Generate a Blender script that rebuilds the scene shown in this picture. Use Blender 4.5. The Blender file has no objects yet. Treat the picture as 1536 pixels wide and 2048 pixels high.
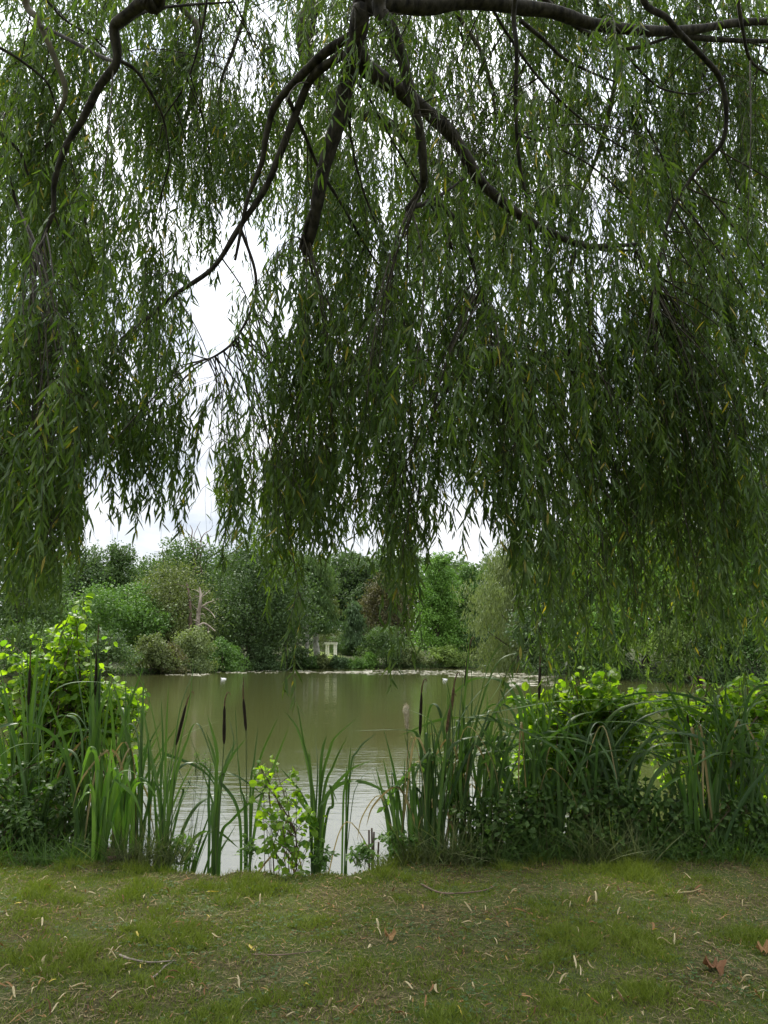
import bpy, math
import numpy as np
from mathutils import Vector
R = np.random.default_rng(7)
rad = math.radians
scene = bpy.context.scene
COL = scene.collection

# ------------------------------------------------------------------ camera
CAM = np.array([0.0, 0.0, 1.5]); PITCH = rad(10.46); FPX = 1538.0
cd = bpy.data.cameras.new('camera'); cam = bpy.data.objects.new('camera', cd); COL.objects.link(cam)
cam.location = CAM; cam.rotation_euler = (math.pi/2 + PITCH, 0, 0)
cd.sensor_fit = 'VERTICAL'; cd.sensor_height = 24; cd.lens = 24*FPX/2048
cd.clip_start = 0.05; cd.clip_end = 3000
scene.camera = cam
# ------------------------------------------------------------------ sky, sun, exposure
SUN_EL, SUN_AZ = 55, -30        # azimuth measured from +Y towards +X
w = bpy.data.worlds.new('World'); scene.world = w; w.use_nodes = True
nt = w.node_tree; nt.nodes.clear(); N = nt.nodes; Lk = nt.links
out = N.new('ShaderNodeOutputWorld'); bg = N.new('ShaderNodeBackground'); bg.inputs['Strength'].default_value = 0.1
sky = N.new('ShaderNodeTexSky'); sky.sky_type = 'NISHITA'; sky.sun_disc = False
sky.sun_elevation = rad(SUN_EL); sky.sun_rotation = rad(SUN_AZ)
tc = N.new('ShaderNodeTexCoord'); sep = N.new('ShaderNodeSeparateXYZ'); Lk.new(tc.outputs['Generated'], sep.inputs[0])
# overcast cloud layer: brighter overhead, soft grey cloud structure lower down
ramp = N.new('ShaderNodeMapRange'); ramp.inputs['From Min'].default_value = 0; ramp.inputs['From Max'].default_value = 1
ramp.inputs['To Min'].default_value = 4.0; ramp.inputs['To Max'].default_value = 21.0
pw = N.new('ShaderNodeMath'); pw.operation = 'POWER'; pw.use_clamp = True; pw.inputs[1].default_value = 2.4; Lk.new(sep.outputs['Z'], pw.inputs[0]); Lk.new(pw.outputs[0], ramp.inputs['Value'])
mp = N.new('ShaderNodeMapping'); mp.inputs['Scale'].default_value = (1, 1, 3.2); Lk.new(tc.outputs['Generated'], mp.inputs['Vector'])
nz = N.new('ShaderNodeTexNoise'); nz.inputs['Scale'].default_value = 4.5; nz.inputs['Detail'].default_value = 7; nz.inputs['Roughness'].default_value = .55
nz.inputs['Distortion'].default_value = .4
Lk.new(mp.outputs[0], nz.inputs['Vector'])
cr = N.new('ShaderNodeValToRGB'); cr.color_ramp.elements[0].position = .33; cr.color_ramp.elements[0].color = (.60, .66, .75, 1)
cr.color_ramp.elements[1].position = .66; cr.color_ramp.elements[1].color = (1.12, 1.12, 1.12, 1)
Lk.new(nz.outputs['Fac'], cr.inputs['Fac'])
mul = N.new('ShaderNodeVectorMath'); mul.operation = 'SCALE'; Lk.new(cr.outputs['Color'], mul.inputs[0]); Lk.new(ramp.outputs[0], mul.inputs['Scale'])
mix = N.new('ShaderNodeMix'); mix.data_type = 'RGBA'; mix.inputs['Factor'].default_value = .93
Lk.new(sky.outputs[0], mix.inputs['A']); Lk.new(mul.outputs[0], mix.inputs['B'])
Lk.new(mix.outputs['Result'], bg.inputs['Color']); Lk.new(bg.outputs[0], out.inputs['Surface'])
sd = bpy.data.lights.new('sun', 'SUN'); sun = bpy.data.objects.new('sun', sd); COL.objects.link(sun)
sd.energy = 2.7; sd.angle = rad(12); sd.color = (1, .95, .86)
az, el = rad(SUN_AZ), rad(SUN_EL)
sdir = Vector((math.sin(az)*math.cos(el), math.cos(az)*math.cos(el), math.sin(el)))
sun.rotation_euler = (-sdir).to_track_quat('-Z', 'Y').to_euler(); sun.location = (-20, 20, 40)
vs = scene.view_settings; vs.view_transform = 'Standard'; vs.look = 'None'; vs.exposure = 1.42; vs.gamma = 1; vs.use_curve_mapping = False
try:
    cy = scene.cycles; cy.max_bounces = 6; cy.diffuse_bounces = 4; cy.glossy_bounces = 3; cy.transmission_bounces = 3; cy.transparent_max_bounces = 4
    cy.caustics_reflective = False; cy.caustics_refractive = False
except Exception: pass

# ------------------------------------------------------------------ helpers
FW = np.array([0, math.cos(PITCH), math.sin(PITCH)]); UP = np.array([0, -math.sin(PITCH), math.cos(PITCH)])
def P(px, py, Y):
    "point seen at photo pixel (px,py), at world distance Y"
    d = np.array([(px-768)/FPX, 0, 0]) + UP*((1024-py)/FPX) + FW
    return CAM + d*(Y/d[1])
def GP(px, py, z=0.0):
    d = np.array([(px-768)/FPX, 0, 0]) + UP*((1024-py)/FPX) + FW
    return CAM + d*((z-CAM[2])/d[2])
def proj(p):
    q = p - CAM; dep = q @ FW
    return 768 + q[:, 0]/dep*FPX, 1024 - (q @ UP)/dep*FPX
def nrm(v): return v/np.maximum(np.linalg.norm(v, axis=-1, keepdims=True), 1e-9)
def rdir(n): return nrm(R.normal(size=(n, 3)))

class MB:
    "collects vertices and quads, builds ONE mesh object"
    def __init__(s): s.v = []; s.q = []; s.t = []; s.m = []; s.n = 0; s.sm = []
    def add(s, v, q, tint=0.5, smooth=False, mat=0):
        v = np.asarray(v, float); q = np.asarray(q, int)
        s.v.append(v); s.q.append(q + s.n); s.n += len(v)
        s.t.append(np.broadcast_to(np.asarray(tint, float), (len(v),)).copy())
        s.sm.append(np.full(len(q), smooth)); s.m.append(np.full(len(q), mat))
    def merge(s, o):
        for v, q, t, m_, sm in zip(o.v, o.q, o.t, o.m, o.sm): s.v.append(v); s.q.append(q+s.n); s.t.append(t); s.m.append(m_); s.sm.append(sm)
        s.n += o.n
    def build(s, name, mats, parent=None):
        me = bpy.data.meshes.new(name)
        v = np.concatenate(s.v); q = np.concatenate(s.q)
        me.vertices.add(len(v)); me.vertices.foreach_set('co', v.astype(np.float32).ravel())
        me.loops.add(len(q)*4); me.loops.foreach_set('vertex_index', q.astype(np.int32).ravel())
        me.polygons.add(len(q)); me.polygons.foreach_set('loop_start', np.arange(0, len(q)*4, 4, dtype=np.int32))
        a = me.attributes.new('tint', 'FLOAT', 'POINT'); a.data.foreach_set('value', np.concatenate(s.t).astype(np.float32))
        for m in (mats if isinstance(mats, (list, tuple)) else [mats]): me.materials.append(m)
        me.polygons.foreach_set('use_smooth', np.concatenate(s.sm)); me.polygons.foreach_set('material_index', np.concatenate(s.m).astype(np.int32))
        me.update(calc_edges=True); me.validate()
        o = bpy.data.objects.new(name, me); COL.objects.link(o)
        if parent is not None:
            o.parent = parent; o.matrix_parent_inverse = parent.matrix_world.inverted() if False else o.matrix_parent_inverse
            o.location = -Vector(parent['_at']) if '_at' in parent else (0, 0, 0)
        return o
def tube(mb, pts, r, sides=6, tint=.5, cap=True):
    pts = np.asarray(pts, float); n = len(pts); r = np.broadcast_to(np.asarray(r, float), (n,))
    t = nrm(np.gradient(pts, axis=0)); ref = np.array([1., 0, 0]) if abs(t[0, 0]) < .8 else np.array([0, 1., 0])
    a = nrm(np.cross(t, ref)); b = np.cross(t, a)
    ang = np.arange(sides)*2*math.pi/sides
    v = pts[:, None] + r[:, None, None]*(np.cos(ang)[None, :, None]*a[:, None] + np.sin(ang)[None, :, None]*b[:, None])
    v = v.reshape(-1, 3)
    i = np.arange(n-1)[:, None]*sides; k = np.arange(sides)[None]; k2 = (k+1) % sides
    q = np.stack([i+k, i+k2, i+sides+k2, i+sides+k], -1).reshape(-1, 4)
    mb.add(v, q, tint, True)
    if cap:
        for e, ri in ((0, 0), (n-1, n-1)):
            c = np.concatenate([v[ri*sides:(ri+1)*sides], pts[e][None]])
            kk = np.arange(0, sides, 2); qq = np.stack([kk, (kk+1) % sides, (kk+2) % sides, np.full(len(kk), sides)], -1)
            mb.add(c, qq, tint, False)
def leaves(mb, pos, d, nor, L, W, curl=0., st=((0, .12), (.3, 1), (.65, .8), (1, .04)), tint=None, fold=None, wav=0.):
    "batch of leaf blades; pos/d/nor (n,3); stations st = (t, width)"
    n = len(pos)
    if n == 0: return
    d = nrm(d); s = nrm(np.cross(d, nor)); nn = np.cross(s, d)
    L = np.broadcast_to(L, (n,)); W = np.broadcast_to(W, (n,)); curl = np.broadcast_to(curl, (n,))
    if tint is None: tint = R.random(n)
    tint = np.broadcast_to(tint, (n,))
    rows = []; k = 3 if fold is not None else 2
    for t, wd in st:
        c = pos + d*(L*t)[:, None] - nn*(curl*L*t*t)[:, None]
        hw = (W*wd/2)[:, None]
        if k == 2: rows.append(np.stack([c - s*hw, c + s*hw], 1))
        else:
            z = nn*hw*fold
            wz = nn*(R.normal(size=(n, 1))*wav*W[:, None]) if wav else 0
            rows.append(np.stack([c - s*hw + z + wz, c, c + s*hw + z - wz], 1))
    v = np.stack(rows, 1).reshape(n, -1, 3); per = v.shape[1]
    q = []
    for i in range(len(st)-1):
        for j in range(k-1): q.append((i*k+j, i*k+j+1, (i+1)*k+j+1, (i+1)*k+j))
    q = (np.arange(n)[:, None, None]*per + np.array(q)[None]).reshape(-1, 4)
    mb.add(v.reshape(-1, 3), q, np.repeat(tint, per))
def ribbon(mb, pts, wid, side, fold=.25, tint=.5):
    pts = np.asarray(pts, float); n = len(pts); t = nrm(np.gradient(pts, axis=0))
    side = np.broadcast_to(side, (n, 3)); s = nrm(side - t*np.sum(side*t, 1, keepdims=True)); nn = np.cross(t, s)
    hw = np.broadcast_to(wid, (n,))[:, None]/2
    v = np.stack([pts - s*hw + nn*hw*fold, pts, pts + s*hw + nn*hw*fold], 1).reshape(-1, 3)
    i = np.arange(n-1)*3
    q = np.concatenate([np.stack([i+j, i+j+1, i+j+4, i+j+3], -1) for j in (0, 1)])
    mb.add(v, q, tint, True)
def bez(ps, n=12):
    ps = np.asarray(ps, float); t = np.linspace(0, 1, n)[:, None]
    while len(ps) > 1 and ps.ndim == 2: ps = ps[:, None] if False else ps; break
    k = len(ps)-1
    return sum(math.comb(k, i)*(1-t)**(k-i)*t**i*ps[i] for i in range(k+1))
def spline(ps, per=6):
    ps = np.asarray(ps, float); e = np.concatenate([[2*ps[0]-ps[1]], ps, [2*ps[-1]-ps[-2]]]); o = []
    for i in range(1, len(e)-2):
        t = np.linspace(0, 1, per, endpoint=False)[:, None]; a, b, c, d = e[i-1], e[i], e[i+1], e[i+2]
        o.append(.5*((2*b)+(c-a)*t+(2*a-5*b+4*c-d)*t*t+(3*b-a-3*c+d)*t**3))
    return np.concatenate(o+[ps[-1:]])
def tag(o, label=None, cat=None, group=None, kind=None):
    if label: o['label'] = label
    if cat: o['category'] = cat
    if group: o['group'] = group
    if kind: o['kind'] = kind
    return o
def thing(name, loc, label, cat, group=None):
    o = bpy.data.objects.new(name, None); COL.objects.link(o); o.location = loc; o['_at'] = [float(c) for c in loc]
    o.empty_display_size = .2
    return tag(o, label, cat, group)

# value noise for terrain and patches
def vnoise(x, y, s, seed=0):
    x = np.asarray(x, float)*s; y = np.asarray(y, float)*s
    def h(i, j): return np.modf(np.abs(np.sin(i*127.1+j*311.7+seed*74.7)*43758.5453))[0]
    i, j = np.floor(x), np.floor(y); f, g = x-i, y-j; f = f*f*(3-2*f); g = g*g*(3-2*g)
    return (h(i, j)*(1-f)+h(i+1, j)*f)*(1-g) + (h(i, j+1)*(1-f)+h(i+1, j+1)*f)*g
def fbm(x, y, s, seed=0): return (vnoise(x, y, s, seed)*.5+vnoise(x, y, s*2.1, seed+1)*.3+vnoise(x, y, s*4.3, seed+2)*.2)

# ------------------------------------------------------------------ materials
def mat(name):
    m = bpy.data.materials.new(name); m.use_nodes = True
    b = m.node_tree.nodes['Principled BSDF']; return m, m.node_tree, b
def leaf_mat(name, a, b, tr=None, k=.45, rough=.5, spec=.3, dead=None):
    "two-tone leaf that lets light through; tint attribute picks the tone of each leaf"
    m, t, p = mat(name); n, l = t.nodes, t.links
    at = n.new('ShaderNodeAttribute'); at.attribute_name = 'tint'
    c = n.new('ShaderNodeValToRGB'); e = c.color_ramp.elements
    e[0].color = (*a, 1); e[1].color = (*b, 1); e[1].position = .975 if dead else 1
    if dead: x = e.new(.99); x.color = (*dead, 1)
    l.new(at.outputs['Fac'], c.inputs[0]); l.new(c.outputs[0], p.inputs['Base Color'])
    p.inputs['Roughness'].default_value = rough; p.inputs['Specular IOR Level'].default_value = spec
    tl = n.new('ShaderNodeBsdfTranslucent')
    g = n.new('ShaderNodeMix'); g.data_type = 'RGBA'; g.blend_type = 'MULTIPLY'; g.inputs['Factor'].default_value = 1
    l.new(c.outputs[0], g.inputs['A']); g.inputs['B'].default_value = (*(tr or (1.5, 1.7, .6)), 1); l.new(g.outputs['Result'], tl.inputs['Color'])
    mx = n.new('ShaderNodeMixShader'); mx.inputs[0].default_value = k
    l.new(p.outputs[0], mx.inputs[1]); l.new(tl.outputs[0], mx.inputs[2])
    l.new(mx.outputs[0], n['Material Output'].inputs['Surface'])
    return m
def noise_mat(name, a, b, scale=8, rough=.85, bump=.3, stretch=(1, 1, 1), detail=6, spec=.2):
    m, t, p = mat(name); n, l = t.nodes, t.links
    g = n.new('ShaderNodeTexCoord'); mp = n.new('ShaderNodeMapping'); mp.inputs['Scale'].default_value = stretch; l.new(g.outputs['Object'], mp.inputs[0])
    z = n.new('ShaderNodeTexNoise'); z.inputs['Scale'].default_value = scale; z.inputs['Detail'].default_value = detail; l.new(mp.outputs[0], z.inputs['Vector'])
    c = n.new('ShaderNodeValToRGB'); e = c.color_ramp.elements; e[0].position = .35; e[1].position = .65; e[0].color = (*a, 1); e[1].color = (*b, 1)
    l.new(z.outputs['Fac'], c.inputs[0]); l.new(c.outputs[0], p.inputs['Base Color'])
    p.inputs['Roughness'].default_value = rough; p.inputs['Specular IOR Level'].default_value = spec
    if bump:
        bp = n.new('ShaderNodeBump'); bp.inputs['Strength'].default_value = bump; bp.inputs['Distance'].default_value = .02
        l.new(z.outputs['Fac'], bp.inputs['Height']); l.new(bp.outputs[0], p.inputs['Normal'])
    return m
M = {}
M['willow'] = leaf_mat('willow_leaf', (.036, .070, .020), (.084, .128, .032), (1.8, 1.95, .45), .47, .5, .22, dead=(.26, .21, .04))
M['bark'] = noise_mat('willow_bark', (.010, .009, .007), (.050, .045, .033), 22, .95, 1.0, (1, 1, .25))
M['bark_pale'] = noise_mat('willow_bark_pale', (.05, .047, .03), (.11, .10, .066), 12, .9, .6, (1, 1, .4))
M['twig'] = noise_mat('willow_twig', (.018, .016, .009), (.042, .036, .018), 20, .8, 0)
M['cattail'] = leaf_mat('cattail_leaf', (.030, .068, .018), (.070, .125, .030), (1.3, 1.6, .5), .25, .45, .3)
M['iris'] = leaf_mat('iris_leaf', (.06, .14, .025), (.11, .20, .04), (1.5, 1.7, .5), .45, .42, .4)
M['alder'] = leaf_mat('alder_leaf', (.07, .16, .016), (.20, .31, .030), (1.8, 1.8, .4), .55, .45, .3)
M['bramble'] = leaf_mat('undergrowth_leaf', (.034, .076, .017), (.085, .145, .032), (1.4, 1.7, .5), .35, .5, .25)
M['fringe'] = leaf_mat('fringe_grass', (.05, .075, .025), (.15, .17, .07), (1.3, 1.5, .5), .3, .6, .2)
M['weed'] = leaf_mat('weed_leaf', (.07, .15, .03), (.13, .22, .05), (1.5, 1.7, .5), .4, .5, .3)
M['stem_green'] = noise_mat('green_stem', (.05, .085, .03), (.085, .12, .04), 20, .6, 0)
M['stem_brown'] = noise_mat('brown_stem', (.05, .035, .02), (.11, .08, .05), 20, .8, 0)
M['head'] = noise_mat('cattail_head', (.012, .009, .006), (.030, .021, .013), 60, .9, .4)
M['head_brown'] = noise_mat('cattail_head_brown', (.07, .045, .024), (.14, .09, .05), 60, .9, .4)
M['fluff'] = noise_mat('cattail_fluff', (.40, .34, .22), (.64, .57, .42), 70, 1, .8)
M['straw'] = leaf_mat('dry_blade', (.22, .18, .08), (.36, .31, .16), (1, .9, .6), .25, .7, .2)
M['stone'] = noise_mat('pale_stone', (.66, .62, .54), (.82, .79, .71), 5, .8, .2)
M['white'] = noise_mat('white_feather', (.72, .72, .70), (.86, .86, .84), 30, .7, 0)
M['snag'] = noise_mat('dead_wood', (.14, .115, .09), (.32, .27, .22), 3, .9, .4, (1, 1, .3))
M['snag_dark'] = noise_mat('dead_wood_dark', (.10, .07, .055), (.20, .14, .11), 3, .9, .4, (1, 1, .3))
M['birch_bark'] = noise_mat('birch_bark', (.22, .21, .18), (.50, .48, .43), 2, .8, .2)
M['tree_bark'] = noise_mat('tree_bark', (.035, .028, .02), (.09, .075, .055), 3, .9, .3)
FAR = dict(
    dark=((.034, .064, .024), (.078, .122, .042)), mid=((.038, .076, .022), (.088, .138, .040)), green=((.048, .104, .022), (.105, .185, .044)),
    bright=((.060, .135, .022), (.14, .25, .046)), olive=((.062, .085, .028), (.130, .155, .055)), pale=((.080, .112, .042), (.165, .20, .080)),
    lime=((.085, .135, .034), (.19, .26, .065)),
    brown=((.060, .058, .028), (.110, .100, .046)), spruce=((.044, .080, .034), (.092, .145, .060)))
for k, (a, b) in FAR.items(): M['f_'+k] = leaf_mat('foliage_'+k, a, b, (1.3, 1.45, .6), .3, .6, .2)

# ------------------------------------------------------------------ ground, pond, far bank
WZ = -0.30
def edge_y(x):
    x = np.asarray(x, float)
    a = 1/(1+np.exp(-(x+1.75)*6)); b = 1/(1+np.exp(-(x-.42)*6))
    return 6.55 - .68*(a-b) + .10*np.sin(x*1.7+.4) + .05*np.sin(x*5.1) + .035*np.sin(x*13+1)+.02*np.sin(x*29)
def ground_z(x, y):
    x = np.asarray(x, float); y = np.asarray(y, float)
    z = (fbm(x, y, 1.3, 3)-.5)*.07 + (fbm(x, y, 5, 9)-.5)*.025
    t = np.clip((y-edge_y(x)+.12)/.55, 0, 1); t = t*t*(3-2*t)
    return z*(1-t) - .85*t
xs = np.unique(np.concatenate([np.linspace(-90, -5, 40), np.linspace(-5, 5, 260), np.linspace(5, 90, 40)]))
ys = np.unique(np.concatenate([np.linspace(-60, 1.5, 40), np.linspace(1.5, 7.6, 190)]))
X, Y_ = np.meshgrid(xs, ys); Z = ground_z(X, Y_)
def grid_q(ny, nx):
    i = (np.arange(ny-1)[:, None]*nx + np.arange(nx-1)[None]).ravel(); return np.stack([i, i+1, i+nx+1, i+nx], -1)
m, t, p = mat('lawn_earth'); n, l = t.nodes, t.links
tcn = n.new('ShaderNodeTexCoord')
def nzn(s, d=8, r=.6):
    z = n.new('ShaderNodeTexNoise'); z.inputs['Scale'].default_value = s; z.inputs['Detail'].default_value = d; z.inputs['Roughness'].default_value = r
    l.new(tcn.outputs['Object'], z.inputs['Vector']); return z
def rmp(src, stops):
    c = n.new('ShaderNodeValToRGB'); e = c.color_ramp.elements
    for i, (pos, colr) in enumerate(stops):
        x = e[i] if i < 2 else e.new(pos); x.position = pos; x.color = (*colr, 1)
    l.new(src, c.inputs[0]); return c
c1 = rmp(nzn(26).outputs['Fac'], [(.30, (.030, .024, .013)), (.72, (.135, .112, .05)), (.5, (.066, .060, .024))])
c2 = rmp(nzn(60).outputs['Fac'], [(.35, (.035, .055, .014)), (.68, (.085, .105, .032))])
f = rmp(nzn(2.2, 6).outputs['Fac'], [(.42, (0, 0, 0)), (.6, (1, 1, 1))])
mx = n.new('ShaderNodeMix'); mx.data_type = 'RGBA'; l.new(f.outputs[0], mx.inputs['Factor']); l.new(c1.outputs[0], mx.inputs['A']); l.new(c2.outputs[0], mx.inputs['B'])
l.new(mx.outputs['Result'], p.inputs['Base Color']); p.inputs['Roughness'].default_value = .95; p.inputs['Specular IOR Level'].default_value = .1
bp = n.new('ShaderNodeBump'); bp.inputs['Strength'].default_value = .8; bp.inputs['Distance'].default_value = .02; l.new(nzn(70).outputs['Fac'], bp.inputs['Height']); l.new(bp.outputs[0], p.inputs['Normal'])
mb = MB(); mb.add(np.stack([X, Y_, Z], -1).reshape(-1, 3), grid_q(len(ys), len(xs)), .5, True)
tag(mb.build('lawn', m), kind='structure')

# pond
m, t, p = mat('pond_water'); n, l = t.nodes, t.links
p.inputs['Base Color'].default_value = (.044, .047, .015, 1); p.inputs['Roughness'].default_value = .045; p.inputs['IOR'].default_value = 3.3
tcn = n.new('ShaderNodeTexCoord'); mp = n.new('ShaderNodeMapping'); mp.inputs['Scale'].default_value = (1.0, 2.6, 1); l.new(tcn.outputs['Object'], mp.inputs[0])
z1 = n.new('ShaderNodeTexNoise'); z1.inputs['Scale'].default_value = 2.2; z1.inputs['Detail'].default_value = 5; l.new(mp.outputs[0], z1.inputs['Vector'])
z2 = n.new('ShaderNodeTexNoise'); z2.inputs['Scale'].default_value = .12; z2.inputs['Detail'].default_value = 2; l.new(mp.outputs[0], z2.inputs['Vector'])
mu = n.new('ShaderNodeMath'); mu.operation = 'MULTIPLY'; l.new(z1.outputs['Fac'], mu.inputs[0]); l.new(z2.outputs['Fac'], mu.inputs[1])
bp = n.new('ShaderNodeBump'); bp.inputs['Strength'].default_value = .16; bp.inputs['Distance'].default_value = .06
l.new(mu.outputs[0], bp.inputs['Height']); l.new(bp.outputs[0], p.inputs['Normal'])
mb = MB(); gx = np.linspace(-260, 260, 3); gy = np.array([4.5, 60, 320.]); X, Y_ = np.meshgrid(gx, gy)
mb.add(np.stack([X, Y_, np.full_like(X, WZ)], -1).reshape(-1, 3), grid_q(3, 3)); tag(mb.build('pond', m), kind='structure')

ST3 = ((0, .25), (.5, 1), (1, .15))
# far bank: shore distance depends on the direction
SP = np.array([-900, -300, 0, 150, 300, 450, 590, 700, 960, 1010, 1090, 1180, 1300, 1420, 1536, 1800, 2400.])
SY = np.array([34, 50, 60, 64, 69, 80, 97, 99, 100, 93, 76, 60, 50, 47, 44, 36, 24.])
def shore(x, y):
    return np.interp(768 + np.asarray(x)/np.maximum(y, 1)*FPX*.983, SP, SY)
def far_z(x, y):
    d = np.asarray(y) - shore(x, y)
    return np.where(d < 0, d*.4, .25*(1-np.exp(-d/.5)) + 1.0*(1-np.exp(-d/14)) + .035*d + 1.1*np.exp(-((768 + np.asarray(x)/np.maximum(y, 1)*FPX*.983-612)/22)**2)*np.clip(d/12, 0, 1)) + WZ - .02
s = np.linspace(-1.15, 1.15, 220); dd = np.concatenate([[-2, -1, -.3, 0, .2, .5, 1, 2, 3.5], np.geomspace(5, 500, 40)])
S, D = np.meshgrid(s, dd); Yb = np.interp(768 + S*FPX*.983, SP, SY); Y2 = Yb + D; X2 = S*Y2
Z2 = far_z(X2, Y2) + (fbm(X2, Y2, .2, 5)-.5)*.6*np.clip(D/4, 0, 1)
mb = MB(); PXg = 768 + S*FPX*.983
gm = np.clip(1-np.abs(PXg-640)/45, 0, 1)**.5*np.clip(1-np.abs(D-12)/16, 0, 1)
mb.add(np.stack([X2, Y2, Z2], -1).reshape(-1, 3), grid_q(len(dd), len(s)), np.clip(gm*1.6, 0, 1).ravel(), True)
tag(mb.build('far_bank', leaf_mat('bank_ground', (.030, .036, .014), (.15, .21, .04), k=0.0, rough=.95, spec=.1)), kind='structure')
mb = MB(); nW = 46000; sx_ = R.random(nW)*1500+20; lump = fbm(sx_, sx_*0, .035, 4)
hw = R.random(nW)**.6; yw = 150+R.normal(size=nW)*6
topz = np.interp(sx_, [0, 200, 500, 800, 960, 1100, 1300, 1540], [19, 18.5, 21, 21.5, 19, 22, 26, 26])-5+lump*7
pos = np.stack([(sx_-768)/FPX*yw*1.017, yw, .5+hw*topz], -1)
leaves(mb, pos, R.normal(size=(nW, 3)), nrm(R.normal(size=(nW, 3))*.6+[0, -.7, .4]), .75+.4*R.random(nW), .5, .2, ST3, np.clip(lump*.6+.4*R.random(nW), 0, 1))
tag(mb.build('woods', M['f_dark']), 'dark wood filling the background behind the far bank trees', 'woods', kind='stuff')

# ------------------------------------------------------------------ far trees and shrubs
def crown(mb, c0, W, H, kind, n, card, squash=.8, lumps=34):
    h = R.random(lumps)*.9+.07
    if kind == 'cone': env = (1-h)**.85*.92+.03; br = .07+.13*(1-h)*R.random(lumps)+.03
    elif kind == 'dome': env = np.sqrt(np.clip(1-h*h, 0, 1)); br = .22+R.random(lumps)*.12
    elif kind == 'tall': env = np.clip(np.minimum(1.0, 2.2*(1.02-h)), 0, 1)**.8; br = .11+R.random(lumps)**2*.16
    else: env = np.sqrt(np.clip(1-((h-.48)/.52)**2, 0, 1)); br = .12+R.random(lumps)**2*.17
    a = R.random(lumps)*2*math.pi; rr = env*(.30+.62*np.sqrt(R.random(lumps)))*(.82+.18*np.sin(a*3+h*5+R.random()*6))*W/2
    bc = np.stack([rr*np.cos(a), rr*np.sin(a), h*H], -1) + c0; br = br*W*(.75+.5*R.random(lumps))
    br = np.minimum(br, .3*H)
    wgt = br**2; idx = R.choice(lumps, n, p=wgt/wgt.sum())
    d = rdir(n); d[:, 2] += .25; d = nrm(d)
    rf = 1-.5*R.random(n)**2
    pos = bc[idx] + d*(br[idx]*rf)[:, None]*np.array([1, 1, squash])
    ph = R.random((3, 3))*6; kq = 2*math.pi/(W*.30); pos += .05*W*np.stack([np.sin(pos[:, 2]*kq+ph[0, 0])+np.sin(pos[:, 1]*kq*1.7+ph[0, 1]), np.sin(pos[:, 0]*kq+ph[1, 0]), .7*np.sin(pos[:, 0]*kq+ph[2, 0])+.7*np.sin(pos[:, 0]*kq*2.3+ph[2, 1])], -1)
    pos += R.normal(size=(n, 3))*(.05*W/6); ex = R.random(n) < .06; pos[ex] += d[ex]*(R.random(ex.sum())*.10*W)[:, None]
    pos[:, 2] = np.maximum(pos[:, 2], c0[2]+.02)
    lt = R.random(lumps)
    tint = np.clip(.55*lt[idx]+.45*R.random(n), 0, 1)
    return bc, br, pos, d, tint
def far_plant(name, label, cat, px, top, wpx, Y, hue, kind='round', n=7000, card=.30, group=None, base_gap=.05, trunk='tree_bark', droop=False, lumps=34, squash=.8, tr=None):
    x = P(px, 1308, Y)[0]; zb = float(far_z(x, Y)); zt = P(px, top, Y)[2]; H = zt-zb; W = wpx*Y/FPX*((1.1 if kind == 'cone' else 1.3) if cat == 'tree' else 1.15); n = int(n*(1.7 if cat == 'tree' else 1.3)); lumps = int(lumps*(2.1 if cat == 'tree' else 1.3))
    o = thing(name, (x, Y, zb), label, cat, group)
    mb = MB(); c0 = np.array([x, Y, zb+base_gap*H])
    bc, br, pos, d, tint = crown(mb, c0, W, H*(1-base_gap)*.93, kind, n, card, squash, lumps)
    if droop:
        ld = R.normal(size=(n, 3))*.35; ld[:, 2] -= 1; nor = nrm(d+R.normal(size=(n, 3))*.5)
        leaves(mb, pos, ld, nor, card*(1.3+.8*R.random(n)), card*.38, 0, ST3, tint)
    else:
        nor = nrm(d*.7+np.array([0, 0, .35])+R.normal(size=(n, 3))*.55); ld = R.normal(size=(n, 3)); ld[:, 2] -= .3
        leaves(mb, pos, ld, nor, card*(.7+.6*R.random(n)), card*(.5+.3*R.random(n)), .2, ST3, tint)
    mb.build('crown', M['f_'+hue], o)
    tb = MB(); r0 = tr or max(.05, .022*H)
    top_t = np.array([x, Y, zb+H*.8])
    pts = spline([(x, Y, zb-.3), (x+R.normal()*.02*H, Y, zb+.25*H), (x+R.normal()*.03*H, Y, zb+.55*H), top_t], 4)
    tube(tb, pts, np.linspace(r0, r0*.25, len(pts)), 7)
    for i in R.choice(len(bc), min(12, len(bc)), replace=False):
        hb = np.clip((bc[i][2]-zb)*.65, .1*H, .7*H); s0 = np.array([np.interp(zb+hb, pts[:, 2], pts[:, 0]), Y, zb+hb])
        tube(tb, bez([s0, (s0+bc[i])/2+np.array([0, 0, -.02*H]), bc[i]], 5), np.linspace(r0*.35, r0*.08, 5), 5)
    tb.build('trunk', M[trunk], o)
    return o
TG = 'trees on the far bank'; SG = 'shrubs along the far waterline'; RG = 'trees on the right bank'
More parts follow.
